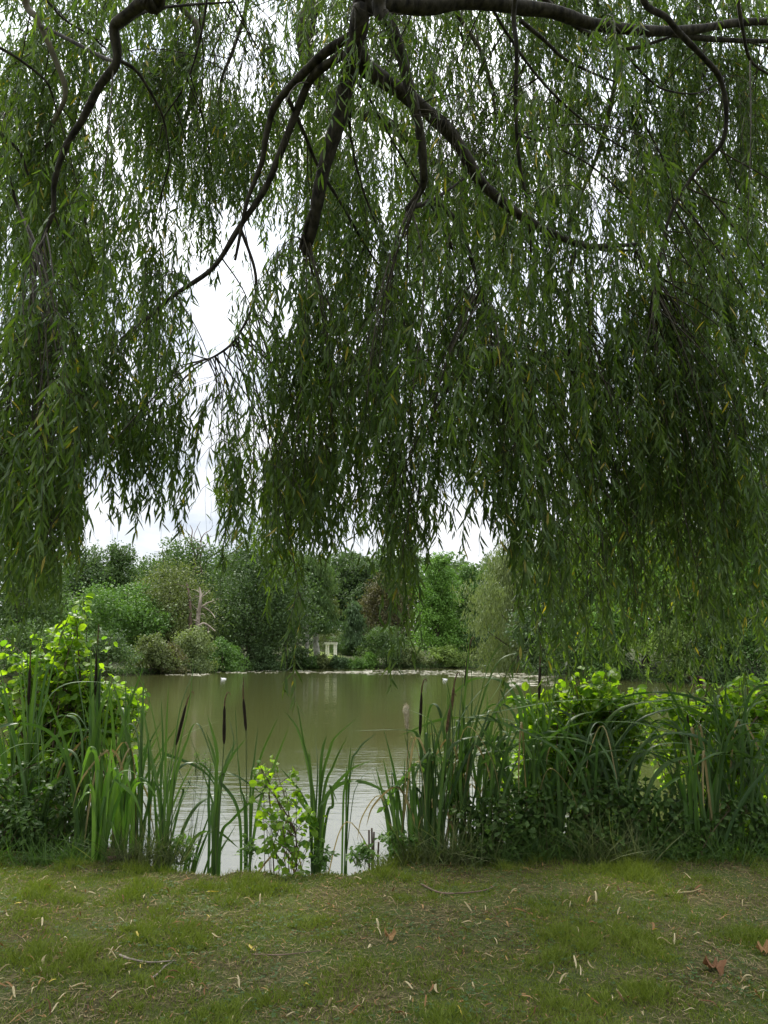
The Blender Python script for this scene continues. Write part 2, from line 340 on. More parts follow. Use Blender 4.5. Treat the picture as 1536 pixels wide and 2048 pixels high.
T = [ # name, label, px, top, width, Y, hue, kind, n, kwargs
 ('tree', 'tall dark tree behind the hanging willow at far left of the far bank', 30, 1085, 170, 84, 'mid', 'round', 8000, {}),
 ('tree', 'dark green tree just right of the left willow curtain', 160, 1100, 120, 96, 'dark', 'tall', 8000, {}),
 ('tree', 'slim tree with a wispy pale green top rising above the left treeline', 228, 1088, 84, 98, 'mid', 'tall', 5200, dict(lumps=26)),
 ('tree', 'broad round topped green tree between the wispy tree and the stag headed tree', 292, 1116, 130, 104, 'mid', 'round', 8500, {}),
 ('tree', 'low spreading green tree on the left bank above the olive shrubs', 225, 1180, 190, 82, 'green', 'round', 9500, dict(card=.26)),
 ('tree', 'olive brown thinly leaved tree left of the dead trunk', 335, 1128, 150, 86, 'olive', 'tall', 8000, dict(card=.24)),
 ('tree', 'pale sparse tree behind the twisted dead trunk', 425, 1150, 110, 100, 'mid', 'round', 7000, {}),
 ('oak_tree', 'big dark green oak standing over the water right of the dead trunk', 505, 1078, 190, 93, 'dark', 'tall', 15000, dict(lumps=52)),
 ('tree', 'dark tree filling the bank between the oak and the drooping birch', 568, 1130, 100, 112, 'dark', 'tall', 8000, {}),
 ('birch_tree', 'drooping grey green birch with a thin white stem left of the pergola', 612, 1108, 96, 101, 'mid', 'tall', 8000, dict(droop=True, trunk='birch_bark', base_gap=.28)),
 ('birch_tree', 'pale drooping birch with a broad flared trunk beside the pergola', 636, 1140, 62, 106, 'olive', 'tall', 7000, dict(droop=True, trunk='birch_bark', base_gap=.34, tr=.5)),
 ('pine_tree', 'dark pine with layered flat top against the sky, left one of two', 690, 1092, 80, 142, 'dark', 'round', 7500, dict(base_gap=.2, squash=.5, card=.36)),
 ('pine_tree', 'dark pine with rounded crown between layered pine and copper tree', 735, 1106, 90, 138, 'dark', 'round', 8500, dict(base_gap=.1, squash=.6, card=.36)),
 ('spruce_tree', 'small blue green drooping conifer behind the rhododendron mounds', 708, 1195, 70, 118, 'spruce', 'cone', 6000, dict(droop=True)),
 ('copper_tree', 'brownish copper leaved tree left of the bright conifer', 768, 1150, 88, 124, 'brown', 'tall', 8500, {}),
 ('tree', 'dark tree in the gap behind the copper tree', 815, 1120, 80, 140, 'dark', 'tall', 6000, {}),
 ('cypress_tree', 'tall bright green conical conifer, taller of the pair by the water', 880, 1086, 128, 106, 'bright', 'cone', 14000, dict(lumps=70, card=.26, squash=.55)),
 ('cypress_tree', 'shorter feathery green conifer right of the tall bright one', 938, 1118, 110, 110, 'green', 'cone', 11000, dict(lumps=60, card=.26, squash=.55)),
 ('tree', 'dark tree tucked between the feathery conifer and the pale willow', 985, 1170, 70, 112, 'dark', 'round', 5500, {}),
 ('far_willow', 'pale grey olive willow with drooping leaves standing by the far shore', 1035, 1088, 150, 84, 'pale', 'tall', 14000, dict(droop=True, lumps=48, card=.26)),
 ('tree', 'dark evergreen behind the pale willow on right side', 1120, 1100, 120, 72, 'dark', 'tall', 9000, {}),
 ('tree', 'dark tree overhanging the right bank, seen under the willow fringe', 1180, 1010, 150, 62, 'mid', 'tall', 10000, dict(card=.25, group=RG)),
 ('tree', 'light green tree on the right bank half hidden by willow strands', 1290, 930, 200, 56, 'bright', 'tall', 13000, dict(card=.24, group=RG)),
 ('tree', 'yellowish green tree at far right behind the willow curtain', 1430, 890, 200, 53, 'lime', 'tall', 13000, dict(card=.24, group=RG)),
 ('tree', 'tall green tree at the right picture edge behind the willow', 1545, 900, 180, 50, 'bright', 'round', 9000, dict(card=.24, group=RG)),
]
for nm, lab, px, top, wd, Y, hue, kind, n, kw in T:
    kw = dict(kw); far_plant(nm, lab, 'tree', px, top, wd, Y, hue, kind, n, group=kw.pop('group', TG), **kw)
S_ = [
 ('shrub', 'dark shrub at the left end of the far bank behind the alder', 60, 1255, 150, 62.5, 'mid', 4600),
 ('shrub', 'dark shrub at the left picture edge on the far bank', -60, 1250, 150, 60.5, 'dark', 4600),
 ('shrub', 'green shrub on the far bank behind the tall left cattail', 140, 1262, 90, 64.5, 'green', 3600),
 ('shrub', 'dark shrub at the waterline behind the left alder leaves', 205, 1265, 120, 66.5, 'dark', 3600),
 ('shrub', 'brownish olive shrub on the left waterline', 300, 1275, 90, 70.5, 'olive', 3600),
 ('shrub', 'rusty olive shrub beside the pale willowy bush', 335, 1290, 70, 72.5, 'brown', 2600),
 ('shrub', 'pale olive willowy bush below the dead trunk', 385, 1262, 100, 76, 'pale', 5000),
 ('shrub', 'fresh green bush with large leaves at foot of the dead trunk', 445, 1284, 78, 81, 'green', 4000),
 ('shrub', 'deep green low shrub in the shade under the oak', 520, 1292, 90, 89, 'dark', 4000),
 ('shrub', 'dark shrub in front of the birch at the waterline', 592, 1296, 70, 97.2, 'dark', 3000),
 ('shrub', 'small leafy green shrub left of the pergola at the water', 622, 1315, 40, 97.6, 'green', 1500),
 ('shrub', 'low brownish green shrub in front of the flared birch trunk', 644, 1310, 36, 97.9, 'olive', 1400),
 ('shrub', 'low grey green shrub below the pergola columns', 675, 1314, 48, 98.3, 'spruce', 1800),
 ('shrub', 'low bright green shrub right of the pergola at the water', 708, 1316, 50, 98.6, 'green', 1800),
 ('shrub', 'small yellow green shrub at the end of the low hedge', 738, 1308, 42, 98.8, 'bright', 1500),
 ('rhododendron', 'dark domed rhododendron right behind the pergola', 702, 1268, 100, 120, 'mid', 5200),
 ('rhododendron', 'olive topped rhododendron mound above the pergola beam', 660, 1258, 80, 127, 'olive', 4200),
 ('rhododendron', 'olive rhododendron mound left of the round green bush', 745, 1262, 80, 124, 'olive', 4200),
 ('shrub', 'round mid green bush standing over the water below the copper tree', 772, 1252, 90, 100.4, 'mid', 6000),
 ('rhododendron', 'olive green rhododendron dome left of the brighter one', 822, 1298, 76, 100.6, 'pale', 4800),
 ('rhododendron', 'bright green rhododendron dome at the foot of the conifers', 898, 1296, 80, 100.8, 'lime', 5600),
 ('shrub', 'dark blue green bush behind the bright rhododendron dome', 955, 1252, 74, 105, 'spruce', 4600),
 ('shrub', 'olive bush at the foot of the pale willow', 1030, 1275, 110, 87, 'pale', 4200),
 ('shrub', 'dark bush on the right shore behind the cattails', 1125, 1262, 100, 68, 'dark', 4200),
 ('shrub', 'green bush on the right bank behind the alder leaves', 1220, 1262, 120, 57.5, 'green', 4600),
 ('shrub', 'feathery light green bush on the right bank above bare earth', 1345, 1255, 110, 50.5, 'lime', 5200),
 ('shrub', 'dark leaved bush on the right bank above bare earth', 1440, 1250, 120, 48.5, 'mid', 5200),
 ('shrub', 'green bush at right picture edge on the far bank', 1540, 1240, 120, 47, 'green', 4200),
]
for nm, lab, px, top, wd, Y, hue, n in S_:
    far_plant(nm, lab, 'shrub', px, top, wd, Y, hue, 'dome', n, .20 if Y > 60 else .15, SG, 0, lumps=26)

mb = MB(); n = 16000; px = 150+1450*R.random(n); sh = np.interp(px, SP, SY); hump = fbm(px, px*0, .05, 61)
d_ = .1+R.random(n)*1.1; yy = sh+d_; hh = R.random(n)**1.2*(.25+1.0*hump)*np.clip(d_+.3, .3, 1)
leaves(mb, np.stack([(px-768)/FPX*yy*1.017, yy, WZ+.03+hh], -1), R.normal(size=(n, 3))+[0, 0, -.3], nrm(R.normal(size=(n, 3))*.6+[0, -.4, .6]), .16+.14*R.random(n), .1, .2, ST3, np.clip(hump*.7+.3*R.random(n), 0, 1))
tag(mb.build('shore_plants', M['f_mid']), 'low plants overhanging the far waterline', 'shore plants', kind='stuff')
# bare dead wood
def bare(name, label, m, polys, Y, cat='dead tree'):
    b0 = P(*polys[0][0][0], Y); o = thing(name, b0, label, cat)
    mb = MB()
    for pl, r0, r1 in polys:
        pts = spline([P(a, b, Y) + np.array([0, R.normal()*.3*(i > 0), 0]) for i, (a, b) in enumerate(pl)], 4)
        tube(mb, pts, np.linspace(r0, r1, len(pts))*(.6 if r0 > .3 else .45), 6)
    mb.build('trunk', M[m], o)
    return o
bare('dead_tree', 'pale twisted dead tree with broken grey branches', 'snag', [
 ([(394, 1290), (395, 1240), (401, 1205), (402, 1190), (399, 1175)], .42, .16), ([(402, 1196), (412, 1190), (420, 1180)], .16, .05), ([(401, 1195), (392, 1192), (383, 1196)], .14, .05),
 ([(399, 1185), (390, 1180), (383, 1179)], .12, .04), ([(400, 1216), (415, 1206), (424, 1203), (438, 1197)], .22, .05), ([(404, 1213), (416, 1220), (426, 1230), (432, 1237)], .2, .05),
 ([(396, 1252), (408, 1247), (418, 1252), (430, 1262)], .3, .12), ([(417, 1251), (416, 1262), (418, 1266)], .2, .08), ([(398, 1230), (408, 1228), (411, 1235)], .14, .05), ([(396, 1240), (393, 1225), (396, 1222)], .2, .08), ([(402, 1192), (407, 1183), (406, 1176)], .12, .03), ([(400, 1222), (390, 1216), (384, 1208)], .14, .03), ([(397, 1245), (388, 1240), (384, 1244)], .14, .03), ([(424, 1203), (430, 1208)], .07, .02), ([(383, 1196), (378, 1190)], .06, .02), ([(420, 1180), (424, 1174)], .06, .02), ([(388, 1294), (393, 1270)], .5, .3)], 79)
bare('dead_tree', 'straight reddish grey dead trunk behind the olive tree', 'snag_dark', [
 ([(379, 1290), (379, 1240), (379, 1195), (374, 1165)], .42, .16), ([(379, 1215), (368, 1222), (362, 1232)], .15, .04), ([(377, 1180), (366, 1172), (350, 1168)], .12, .03)], 83.5)
st = far_plant('stag_headed_tree', 'old tree with bare dead branches sticking out of its leafy top', 'tree', 385, 1078, 120, 101, 'mid', 'round', 7500, group=TG)
mb = MB()
for pl, r0, r1 in [([(388, 1150), (389, 1110), (384, 1085), (385, 1062), (380, 1050)], .3, .05), ([(390, 1120), (398, 1095), (400, 1075), (394, 1052)], .22, .04), ([(384, 1090), (372, 1078), (362, 1062), (346, 1060)], .16, .03),
 ([(400, 1085), (410, 1070), (418, 1058), (426, 1050)], .15, .03), ([(395, 1100), (412, 1088), (424, 1070)], .14, .03), ([(384, 1085), (376, 1066), (372, 1048)], .12, .03), ([(398, 1092), (388, 1074), (391, 1056), (402, 1044)], .12, .03),
 ([(362, 1062), (356, 1052)], .06, .02), ([(412, 1070), (424, 1074), (434, 1068)], .08, .02), ([(404, 1150), (402, 1118), (408, 1095)], .25, .1)]:
    pts = spline([P(a, b, 101) + np.array([0, R.normal()*.4, 0]) for a, b in pl], 4); tube(mb, pts, np.linspace(r0, r1, len(pts))*.6, 5)
mb.build('dead_branch', M['snag_dark'], st)
bare('dead_tree', 'small bare twig top poking above the left treeline', 'snag_dark', [([(326, 1180), (327, 1125), (326, 1100), (323, 1088)], .2, .05), ([(327, 1115), (332, 1098), (335, 1084)], .1, .03), ([(326, 1112), (318, 1105), (308, 1102)], .1, .03), ([(327, 1106), (330, 1095)], .06, .03)], 103)

# pergola
pg0 = P(662, 1315, 113); gz = float(far_z(pg0[0], 113)); o = thing('pergola', (pg0[0], 113, gz), 'pale stone pergola with white columns and a flat beam', 'pergola')
def box(mb, c, sx, sy, sz):
    v = np.array([(a*sx/2, b*sy/2, e*sz/2) for a in (-1, 1) for b in (-1, 1) for e in (-1, 1)]) + c
    mb.add(v, [(0, 1, 3, 2), (4, 6, 7, 5), (0, 4, 5, 1), (2, 3, 7, 6), (0, 2, 6, 4), (1, 5, 7, 3)])
zb_ = P(660, 1288.5, 113)[2]
for px, dy in ((653, -.5), (655.5, 1.1), (669, -.5), (671, 1.1)):
    x = P(px, 1308, 113)[0]; mb = MB(); c = MB()
    hz = np.array([gz-.3, gz+.1, gz+.12, gz+.16, zb_-.16, zb_-.12, zb_-.1, zb_])
    tube(mb, [(x, 113+dy, z) for z in hz], [.19, .19, .15, .145, .125, .125, .17, .17], 14)
    mb.build('column', M['stone'], o)
for dy in (-.5, 1.1):
    xa, xb = P(649, 1308, 113)[0], P(674, 1308, 113)[0]; mb = MB(); box(mb, np.array([(xa+xb)/2, 113+dy, zb_+.14]), xb-xa, .28, .275); mb.build('beam', M['stone'], o)
mb = MB()
for f_ in np.linspace(.08, .92, 5): box(mb, np.array([P(649, 1308, 113)[0]*(1-f_)+P(674, 1308, 113)[0]*f_, 113.3, zb_+.345]), .1, 2.3, .13)
mb.build('cross_rafter', M['tree_bark'], o)

# bird, boat and floating weed on the water
def bird(px, py, label, flip, L):
    c = GP(px, py, WZ); o = thing('water_bird', c, label, 'bird', 'white birds on the pond'); mb = MB()
    f_ = -1 if flip else 1
    body = [(-.5, .10), (-.42, .10), (-.25, .085), (0, .07), (.2, .075), (.32, .09)]
    tube(mb, [(c[0]+f_*a*L, c[1], c[2]+b*L*.55) for a, b in body], np.array([.02, .05, .09, .12, .10, .05])*L, 10)
    tube(mb, spline([(c[0]+f_*a*L, c[1], c[2]+b*L) for a, b in [(.22, .07), (.34, .10), (.38, .14), (.44, .155), (.52, .13)]], 4), np.interp(np.linspace(0, 1, 17), [0, .4, .7, .8, .9, 1], np.array([.08, .05, .065, .06, .025, .008])*L), 8)
    mb.build('body', M['white'], o)
bird(447, 1358, 'small white bird floating on the left part of the pond', True, .42)
bird(890, 1359, 'small white bird floating behind the right cattail heads', True, .36)
bc_ = GP(985, 1336.5, WZ); o = thing('boat', bc_, 'small white boat at the far shore below the pale willow', 'boat')
mb = MB(); sx = np.linspace(-1, 1, 13); rows = []
for s_ in sx:
    wv = .55*(1-abs(s_)**2.5)+.02; sh = .35+.12*s_*s_
    rows += [(s_*1.5, -wv, sh), (s_*1.45, -wv*.7, -.08), (s_*1.45, wv*.7, -.08), (s_*1.5, wv, sh), (s_*1.44, wv*.86, sh), (s_*1.4, wv*.6, .06), (s_*1.4, -wv*.6, .06), (s_*1.44, -wv*.86, sh)]
q = [(i*8+j, i*8+(j+1) % 8, (i+1)*8+(j+1) % 8, (i+1)*8+j) for i in range(12) for j in range(8)] + [(0, 1, 2, 3), (0, 3, 4, 7), (96, 99, 98, 97), (96, 103, 100, 99)]
mb.add(np.array(rows)+bc_, q); mb.build('hull', M['white'], o)
mb = MB(); box(mb, bc_+np.array([0, 0, .24]), .25, .74, .03); mb.build('bench', M['stem_brown'], o)
mb = MB()
for x0, x1, y0, y1, k in [(430, 560, 1341, 1346, 120), (580, 620, 1340, 1346, 80), (610, 740, 1342, 1346.5, 260), (730, 960, 1340, 1349, 620), (900, 1080, 1346, 1354, 420), (1020, 1110, 1352, 1372, 220), (330, 420, 1347, 1351, 80)]:
    for _ in range(int(k*.42)):
        c = GP(x0+(x1-x0)*R.random(), y0+(y1-y0)*R.random(), WZ+.012); a = np.arange(8)*math.pi/4; r_ = .10+.13*R.random()
        v = np.concatenate([np.stack([np.cos(a)*r_*1.6, np.sin(a)*r_, R.random(8)*.02], -1), [[0, 0, 0]]])+c
        mb.add(v, [(0, 1, 2, 8), (2, 3, 4, 8), (4, 5, 6, 8), (6, 7, 0, 8)], R.random())
tag(mb.build('floating_weed', leaf_mat('floating_weed', (.20, .20, .13), (.46, .43, .36), (.6, .6, .4), .1, .4, .5)), 'pale band of floating weed across the far water', 'water weed', kind='stuff')
# bare earth under the right bank shrubs
mb = MB(); ps = np.array([GP(px, 1368+R.normal()*1.0, WZ) for px in np.linspace(1385, 1450, 26)])
v = np.concatenate([ps+[0, 0, -.1], ps+np.stack([R.normal(size=26)*.1, .25+.1*R.random(26), .2+.1*R.random(26)], -1), ps+np.stack([R.normal(size=26)*.1, .7+.2*R.random(26), .4+.2*R.random(26)], -1)])
mb.add(v, grid_q(3, 26), .5, False); tag(mb.build('bank_earth', noise_mat('bank_earth', (.06, .04, .03), (.15, .10, .075), 4, .95, .5)), kind='structure')

# ------------------------------------------------------------------ weeping willow overhead
wt = thing('weeping_willow', (1.6, -2.2, 0), 'large weeping willow spreading dark limbs and curtains of narrow leaves overhead', 'tree')
DEN = np.array([[int(c) for c in r] for r in """
5545424466665666
5556424456677766
5657545555678876
6747645555665887
7746535666764788
8854426756766788
8866237876578788
8876337788678888
8884427888778899
8986423788668999
9664156563379999
9500156361279999
6100243130168868
1000031030047635
0000020000024224""".split()], float)
DEN = np.repeat(np.repeat(DEN, 4, 0), 4, 1); DEN = DEN[:60]      # 24 px cells
def blur(a):
    b = np.pad(a, 2, mode='edge'); b = sum(b[i:i+a.shape[0], :] for i in range(5))/5; return sum(b[:, i:i+a.shape[1]] for i in range(5))/5
DEN = blur(DEN)
PATCH = [(400, 530, 65, 180, 2), (500, 600, 190, 250, 3), (300, 385, 400, 500, 3), (430, 500, 420, 620, .4), (390, 456, 600, 760, .4), (410, 450, 740, 910, .3), (290, 345, 760, 840, 3), (1168, 1195, 370, 470, .6), (1045, 1080, 640, 700, .8),
 (768, 800, 290, 400, 3), (0, 170, 870, 1060, 9), (170, 205, 910, 1080, 1), (205, 340, 900, 960, 5), (205, 345, 960, 1060, 2.6), (345, 385, 900, 1070, 3), (385, 432, 890, 1110, 0), (428, 480, 900, 1070, 4.5), (480, 530, 960, 1060, 3.5), (530, 700, 900, 1055, 6.8),
 (700, 724, 960, 1055, 3), (724, 870, 900, 1055, 7.5), (870, 892, 960, 1050, 3), (892, 960, 980, 1050, 2.4), (960, 1005, 960, 1050, 4), (1005, 1150, 900, 1056, 7), (1150, 1540, 860, 1056, 9),
 (0, 100, 1056, 1130, 9), (100, 168, 1056, 1130, 6), (168, 430, 1060, 1440, 0), (430, 460, 1060, 1130, 3), (460, 500, 1060, 1130, .8), (500, 560, 1056, 1120, 3.5), (560, 690, 1056, 1110, 5.5), (690, 765, 1056, 1110, 1.6), (765, 862, 1056, 1120, 6.8), (862, 960, 1056, 1440, 0), (870, 955, 1050, 1075, 1.2), (960, 1012, 1056, 1110, 1.8), (1012, 1090, 1056, 1130, 5.5), (1090, 1540, 1056, 1150, 8.5),
 (0, 110, 1130, 1230, 5), (110, 168, 1130, 1440, 0), (430, 455, 1130, 1190, 1.6), (455, 525, 1120, 1440, 0), (525, 592, 1110, 1200, 4), (592, 680, 1105, 1180, 1.8), (592, 680, 1180, 1440, 0), (680, 775, 1105, 1440, 0), (720, 770, 1105, 1150, .8), (775, 850, 1115, 1200, 4.5), (850, 1010, 1110, 1440, 0), (1012, 1080, 1130, 1210, 4), (1080, 1285, 1130, 1290, 7.5), (1285, 1450, 1130, 1230, 6), (1450, 1540, 1130, 1290, 7.5),
 (0, 110, 1230, 1290, 1), (0, 110, 1290, 1440, 0), (540, 592, 1200, 1300, 2.6), (552, 592, 1300, 1360, 1.4), (565, 588, 1360, 1420, .9), (525, 540, 1200, 1440, 0), (430, 455, 1190, 1440, 0), (792, 832, 1200, 1290, 2.2), (804, 826, 1290, 1370, 1), (1035, 1100, 1210, 1300, 2.2), (1060, 1100, 1300, 1370, .9), (1100, 1300, 1290, 1340, 5), (1120, 1300, 1340, 1385, 2), (1300, 1400, 1230, 1300, 3.5), (1330, 1350, 1300, 1350, .9), (1400, 1540, 1290, 1350, 4), (1410, 1500, 1350, 1430, 1.8)]
for x0, x1, y0, y1, v_ in PATCH: DEN[int(round(y0/24)):max(int(round(y1/24)), int(round(y0/24))+1), int(round(x0/24)):max(int(round(x1/24)), int(round(x0/24))+1)] = v_
DEN[43:, 46:] *= .52; DEN[20:44, 46:] *= .86; DEN = np.concatenate([DEN, np.zeros((2, 64))]); TAU = np.interp(DEN, range(10), [0, .12, .36, .85, 1.5, 2.1, 2.6, 3.0, 3.3, 3.7])
gx_, gy_ = np.meshgrid(np.arange(64)*24., np.arange(62)*24.)
drape = vnoise(gx_/75, gy_/250, 1, 91)*.6+vnoise(gx_/38, gy_/140, 1, 92)*.4          # the leaves hang in heavier and lighter drapes
TAU = TAU*np.clip(.25+1.6*drape, .3, 1.6); TAU[:19] *= 1.2; COV = np.zeros_like(TAU)
def cell(px, py): return np.clip((py/24).astype(int), 0, 61), np.clip((px/24).astype(int), 0, 63)
def dens(px, py):
    i, j = cell(px, py); return np.where((px < 0) | (px > 1536), 5, np.where(py > 1440, 0, np.where(py < 0, 5, DEN[i, j])))
tb = MB(); fork = np.array([1.5, -1.9, 3.6])
tube(tb, spline([(1.6, -2.2, -.3), (1.62, -2.2, .3), (1.55, -2.1, 1.8), fork, (1.4, -1.6, 4.4)], 5), np.array([.62]*2+list(np.linspace(.55, .34, 19))), 16)
tb.build('trunk', M['bark'], wt)
LP = []   # sampled points of the limb skeleton: position, radius
limb_meshes = []
def limb(pix, Y0, Y1, w0, w1, m='bark', back=None, wob=.04):
    "a limb through photo pixels; Y runs from Y0 to Y1; widths in photo pixels"
    k = len(pix); Ys = np.linspace(Y0, Y1, k); pts = [P(a, b, y) for (a, b), y in zip(pix, Ys)]
    if back is not None: pts = [np.array(b, float) for b in back]+pts
    sp = spline(pts, 7); n = len(sp)
    nb = 0 if back is None else len(back)*7
    wr = np.concatenate([np.full(nb, w0), np.linspace(w0, w1, n-nb)]) if nb else np.linspace(w0, w1, n)
    r = wr*.5*Y1*1.0/FPX
    if nb: r[:nb] = np.linspace(max(.16, r[nb]*1.6), r[nb], nb)
    u = np.arange(n); sp = sp+np.stack([np.sin(u*.45+R.random()*6), np.sin(u*.4+R.random()*6), np.sin(u*.5+R.random()*6)], -1)*r[:, None]*wob*3.5
    r = r*(1+.05*np.sin(u*.8+R.random()*6)+.025*R.normal(size=n))
    mb = MB(); tube(mb, sp, r, 9); limb_meshes.append((mb, m, w0))
    ok = sp[:, 1] > 1.5
    for p_, r_ in zip(sp[ok], r[ok]): LP.append((*p_, r_))
B1 = [(1.45, -1.6, 4.4), (1.0, .3, 6.4), (.3, 2.6, 7.2)]
limb([(738, -60), (722, 30), (706, 100), (702, 140)], 4.6, 5.0, 44, 38, back=B1)
limb([(702, 130), (688, 200), (658, 300), (636, 400), (620, 470), (612, 505)], 5.0, 5.7, 36, 20)
limb([(636, 400), (612, 450), (600, 500)], 5.4, 5.6, 12, 7)
limb([(708, 105), (740, 140), (800, 185), (860, 225), (915, 290), (965, 365), (1030, 425), (1100, 463), (1160, 490), (1215, 492), (1275, 488)], 4.95, 6.6, 34, 8)
limb([(1165, 488), (1210, 500), (1280, 500)], 6.4, 6.8, 10, 4)
limb([(1150, 500), (1138, 560), (1135, 640), (1140, 720)], 6.3, 6.5, 12, 6)
limb([(1170, 500), (1175, 580), (1180, 680)], 6.3, 6.5, 7, 4)
limb([(700, 75), (640, 112), (590, 165), (548, 215), (535, 260), (525, 320), (500, 385), (484, 450), (470, 520)], 4.9, 5.6, 20, 6)
limb([(688, 105), (630, 150), (595, 215), (565, 300), (530, 375), (480, 455), (425, 535), (350, 590), (290, 640), (240, 680)], 4.95, 6.0, 18, 6)
limb([(480, 455), (510, 540), (506, 610), (470, 680), (430, 712), (400, 722)], 5.6, 5.9, 7, 4)
limb([(575, 195), (610, 270), (640, 340), (690, 420), (750, 520), (820, 600)], 5.1, 6.3, 8, 4)
limb([(770, -60), (782, 50), (812, 145), (832, 230), (846, 320), (846, 370), (818, 415)], 4.3, 5.0, 28, 14, back=[(1.45, -1.5, 4.3), (1.2, 1.0, 6.4), (.6, 2.9, 6.9)])
limb([(814, 418), (850, 406), (885, 388), (940, 348)], 4.98, 5.3, 13, 4)
limb([(872, 402), (910, 440), (940, 510), (958, 570), (980, 630), (1015, 690)], 5.0, 5.6, 11, 5)
limb([(640, -50), (612, 40), (614, 110), (640, 165), (690, 212), (760, 240), (830, 290), (880, 340), (930, 395), (990, 440), (1060, 480)], 7.6, 9.0, 40, 10, 'bark_pale', back=[(1.3, -1.5, 4.2), (.3, 2, 7.6), (-.6, 5.4, 9.6)])
limb([(740, 12), (830, 10), (920, 6), (1010, 8), (1090, 22), (1160, 40), (1230, 56), (1300, 62), (1380, 60), (1460, 48), (1560, 42)], 4.7, 6.0, 34, 16)
limb([(1060, -30), (1120, 28), (1180, 68), (1250, 96), (1310, 84), (1350, 70)], 5.3, 5.8, 12, 6)
limb([(1340, 66), (1420, 78), (1500, 82), (1570, 82)], 5.7, 6.2, 13, 9)
limb([(1240, 95), (1290, 150), (1330, 180), (1400, 185), (1450, 150)], 5.6, 6.1, 6, 3)
limb([(320, -50), (286, 5), (248, 32), (230, 58), (232, 120), (200, 175), (165, 235), (130, 300), (108, 365), (106, 425), (80, 495), (62, 590)], 4.4, 5.3, 26, 6, back=[(1.3, -1.6, 4.3), (-.2, .5, 6.5), (-1.1, 2.6, 6.8)])
limb([(45, -40), (75, 40), (108, 110), (130, 185), (105, 250), (92, 300)], 5.8, 6.3, 15, 8, 'bark_pale', back=[(1.3, -1.7, 4.3), (-1.5, 1.5, 7), (-2.6, 4.2, 7.9)])
limb([(82, 52), (140, 80), (200, 112), (228, 122)], 5.9, 5.0, 10, 9)
limb([(85, -10), (130, 40), (180, 70), (220, 105)], 5.9, 6.2, 6, 3)
limb([(-20, 85), (40, 120), (90, 160), (108, 200)], 5.4, 5.8, 7, 4)
limb([(235, 118), (275, 145), (310, 200), (330, 250), (340, 320)], 5.0, 5.7, 8, 3)
limb([(228, 60), (290, 24), (370, 10), (470, 4)], 4.8, 5.6, 9, 4)
limb([(1290, -50), (1340, 40), (1400, 110), (1440, 155), (1452, 220), (1442, 290), (1390, 345), (1345, 420), (1318, 520), (1300, 620)], 5.0, 6.0, 13, 5, back=[(1.6, -1.6, 4.3), (2.4, 1, 6.5), (2.3, 3.6, 7.1)])
limb([(1036, -40), (1034, 100), (1031, 220), (1040, 330), (1058, 430), (1062, 520)], 4.6, 5.4, 10, 5, back=[(1.6, -1.6, 4.3), (1.5, 1.5, 6.4), (1.1, 3.2, 6.6)])
limb([(1040, 40), (1090, 82), (1130, 118), (1190, 148), (1255, 172)], 4.8, 5.6, 9, 4)
limb([(-30, 235), (10, 275), (40, 305), (56, 350)], 4.6, 5.0, 8, 6)
limb([(-20, 265), (15, 350), (35, 410), (60, 470), (78, 500)], 4.6, 5.2, 9, 4)
limb([(1470, -40), (1486, 60), (1500, 120), (1540, 150)], 4.6, 5.0, 9, 5)
limb([(1040, 270), (1100, 290), (1180, 330), (1260, 400), (1330, 460)], 5.2, 6.2, 5, 3)
limb([(1250, 172), (1290, 250), (1330, 330), (1350, 420)], 5.6, 6.2, 5, 3)
limb([(960, -30), (1010, 60), (1090, 170), (1190, 260), (1290, 320)], 5.6, 7.0, 7, 3)
limb([(420, -40), (400, 80), (370, 170), (330, 230)], 5.2, 5.8, 6, 3)
limb([(350, -40), (395, 60), (385, 190), (340, 320), (330, 400)], 7.4, 8.4, 14, 5, 'bark_pale', back=[(1.3, -1.6, 4.3), (-.3, 2, 7.6), (-1.5, 5, 9.0)])
limb([(215, -40), (185, 100), (150, 240), (160, 340)], 7.2, 8.2, 12, 5, 'bark_pale', back=[(1.3, -1.7, 4.3), (-1.2, 1.8, 7.4), (-2.3, 4.8, 8.8)])
limb([(1190, -40), (1232, 110), (1205, 280), (1150, 420), (1130, 520)], 7.4, 8.6, 14, 5, 'bark_pale', back=[(1.6, -1.6, 4.3), (1.9, 2, 7.6), (2.1, 5, 9.0)])
limb([(1425, -40), (1405, 140), (1335, 320), (1340, 440), (1400, 560)], 7.2, 8.6, 13, 5, 'bark_pale', back=[(1.7, -1.6, 4.3), (2.9, 1.8, 7.4), (3.2, 4.8, 8.8)])
limb([(900, -40), (965, 110), (990, 250), (960, 380)], 7.2, 8.2, 10, 4, 'bark_pale', back=[(1.5, -1.5, 4.4), (1.0, 2.2, 7.6), (.8, 5, 9.0)])
limb([(500, -40), (470, 90), (440, 180), (455, 300)], 7.0, 8.0, 9, 4, 'bark_pale', back=[(1.4, -1.5, 4.4), (.2, 2.2, 7.6), (-.9, 5, 9.0)])
limb([(700, 145), (740, 200), (790, 290), (850, 390), (900, 480)], 5.1, 6.2, 6, 3)
limb([(705, 140), (700, 260), (720, 360), (760, 470), (790, 560)], 5.1, 6.0, 7, 3)
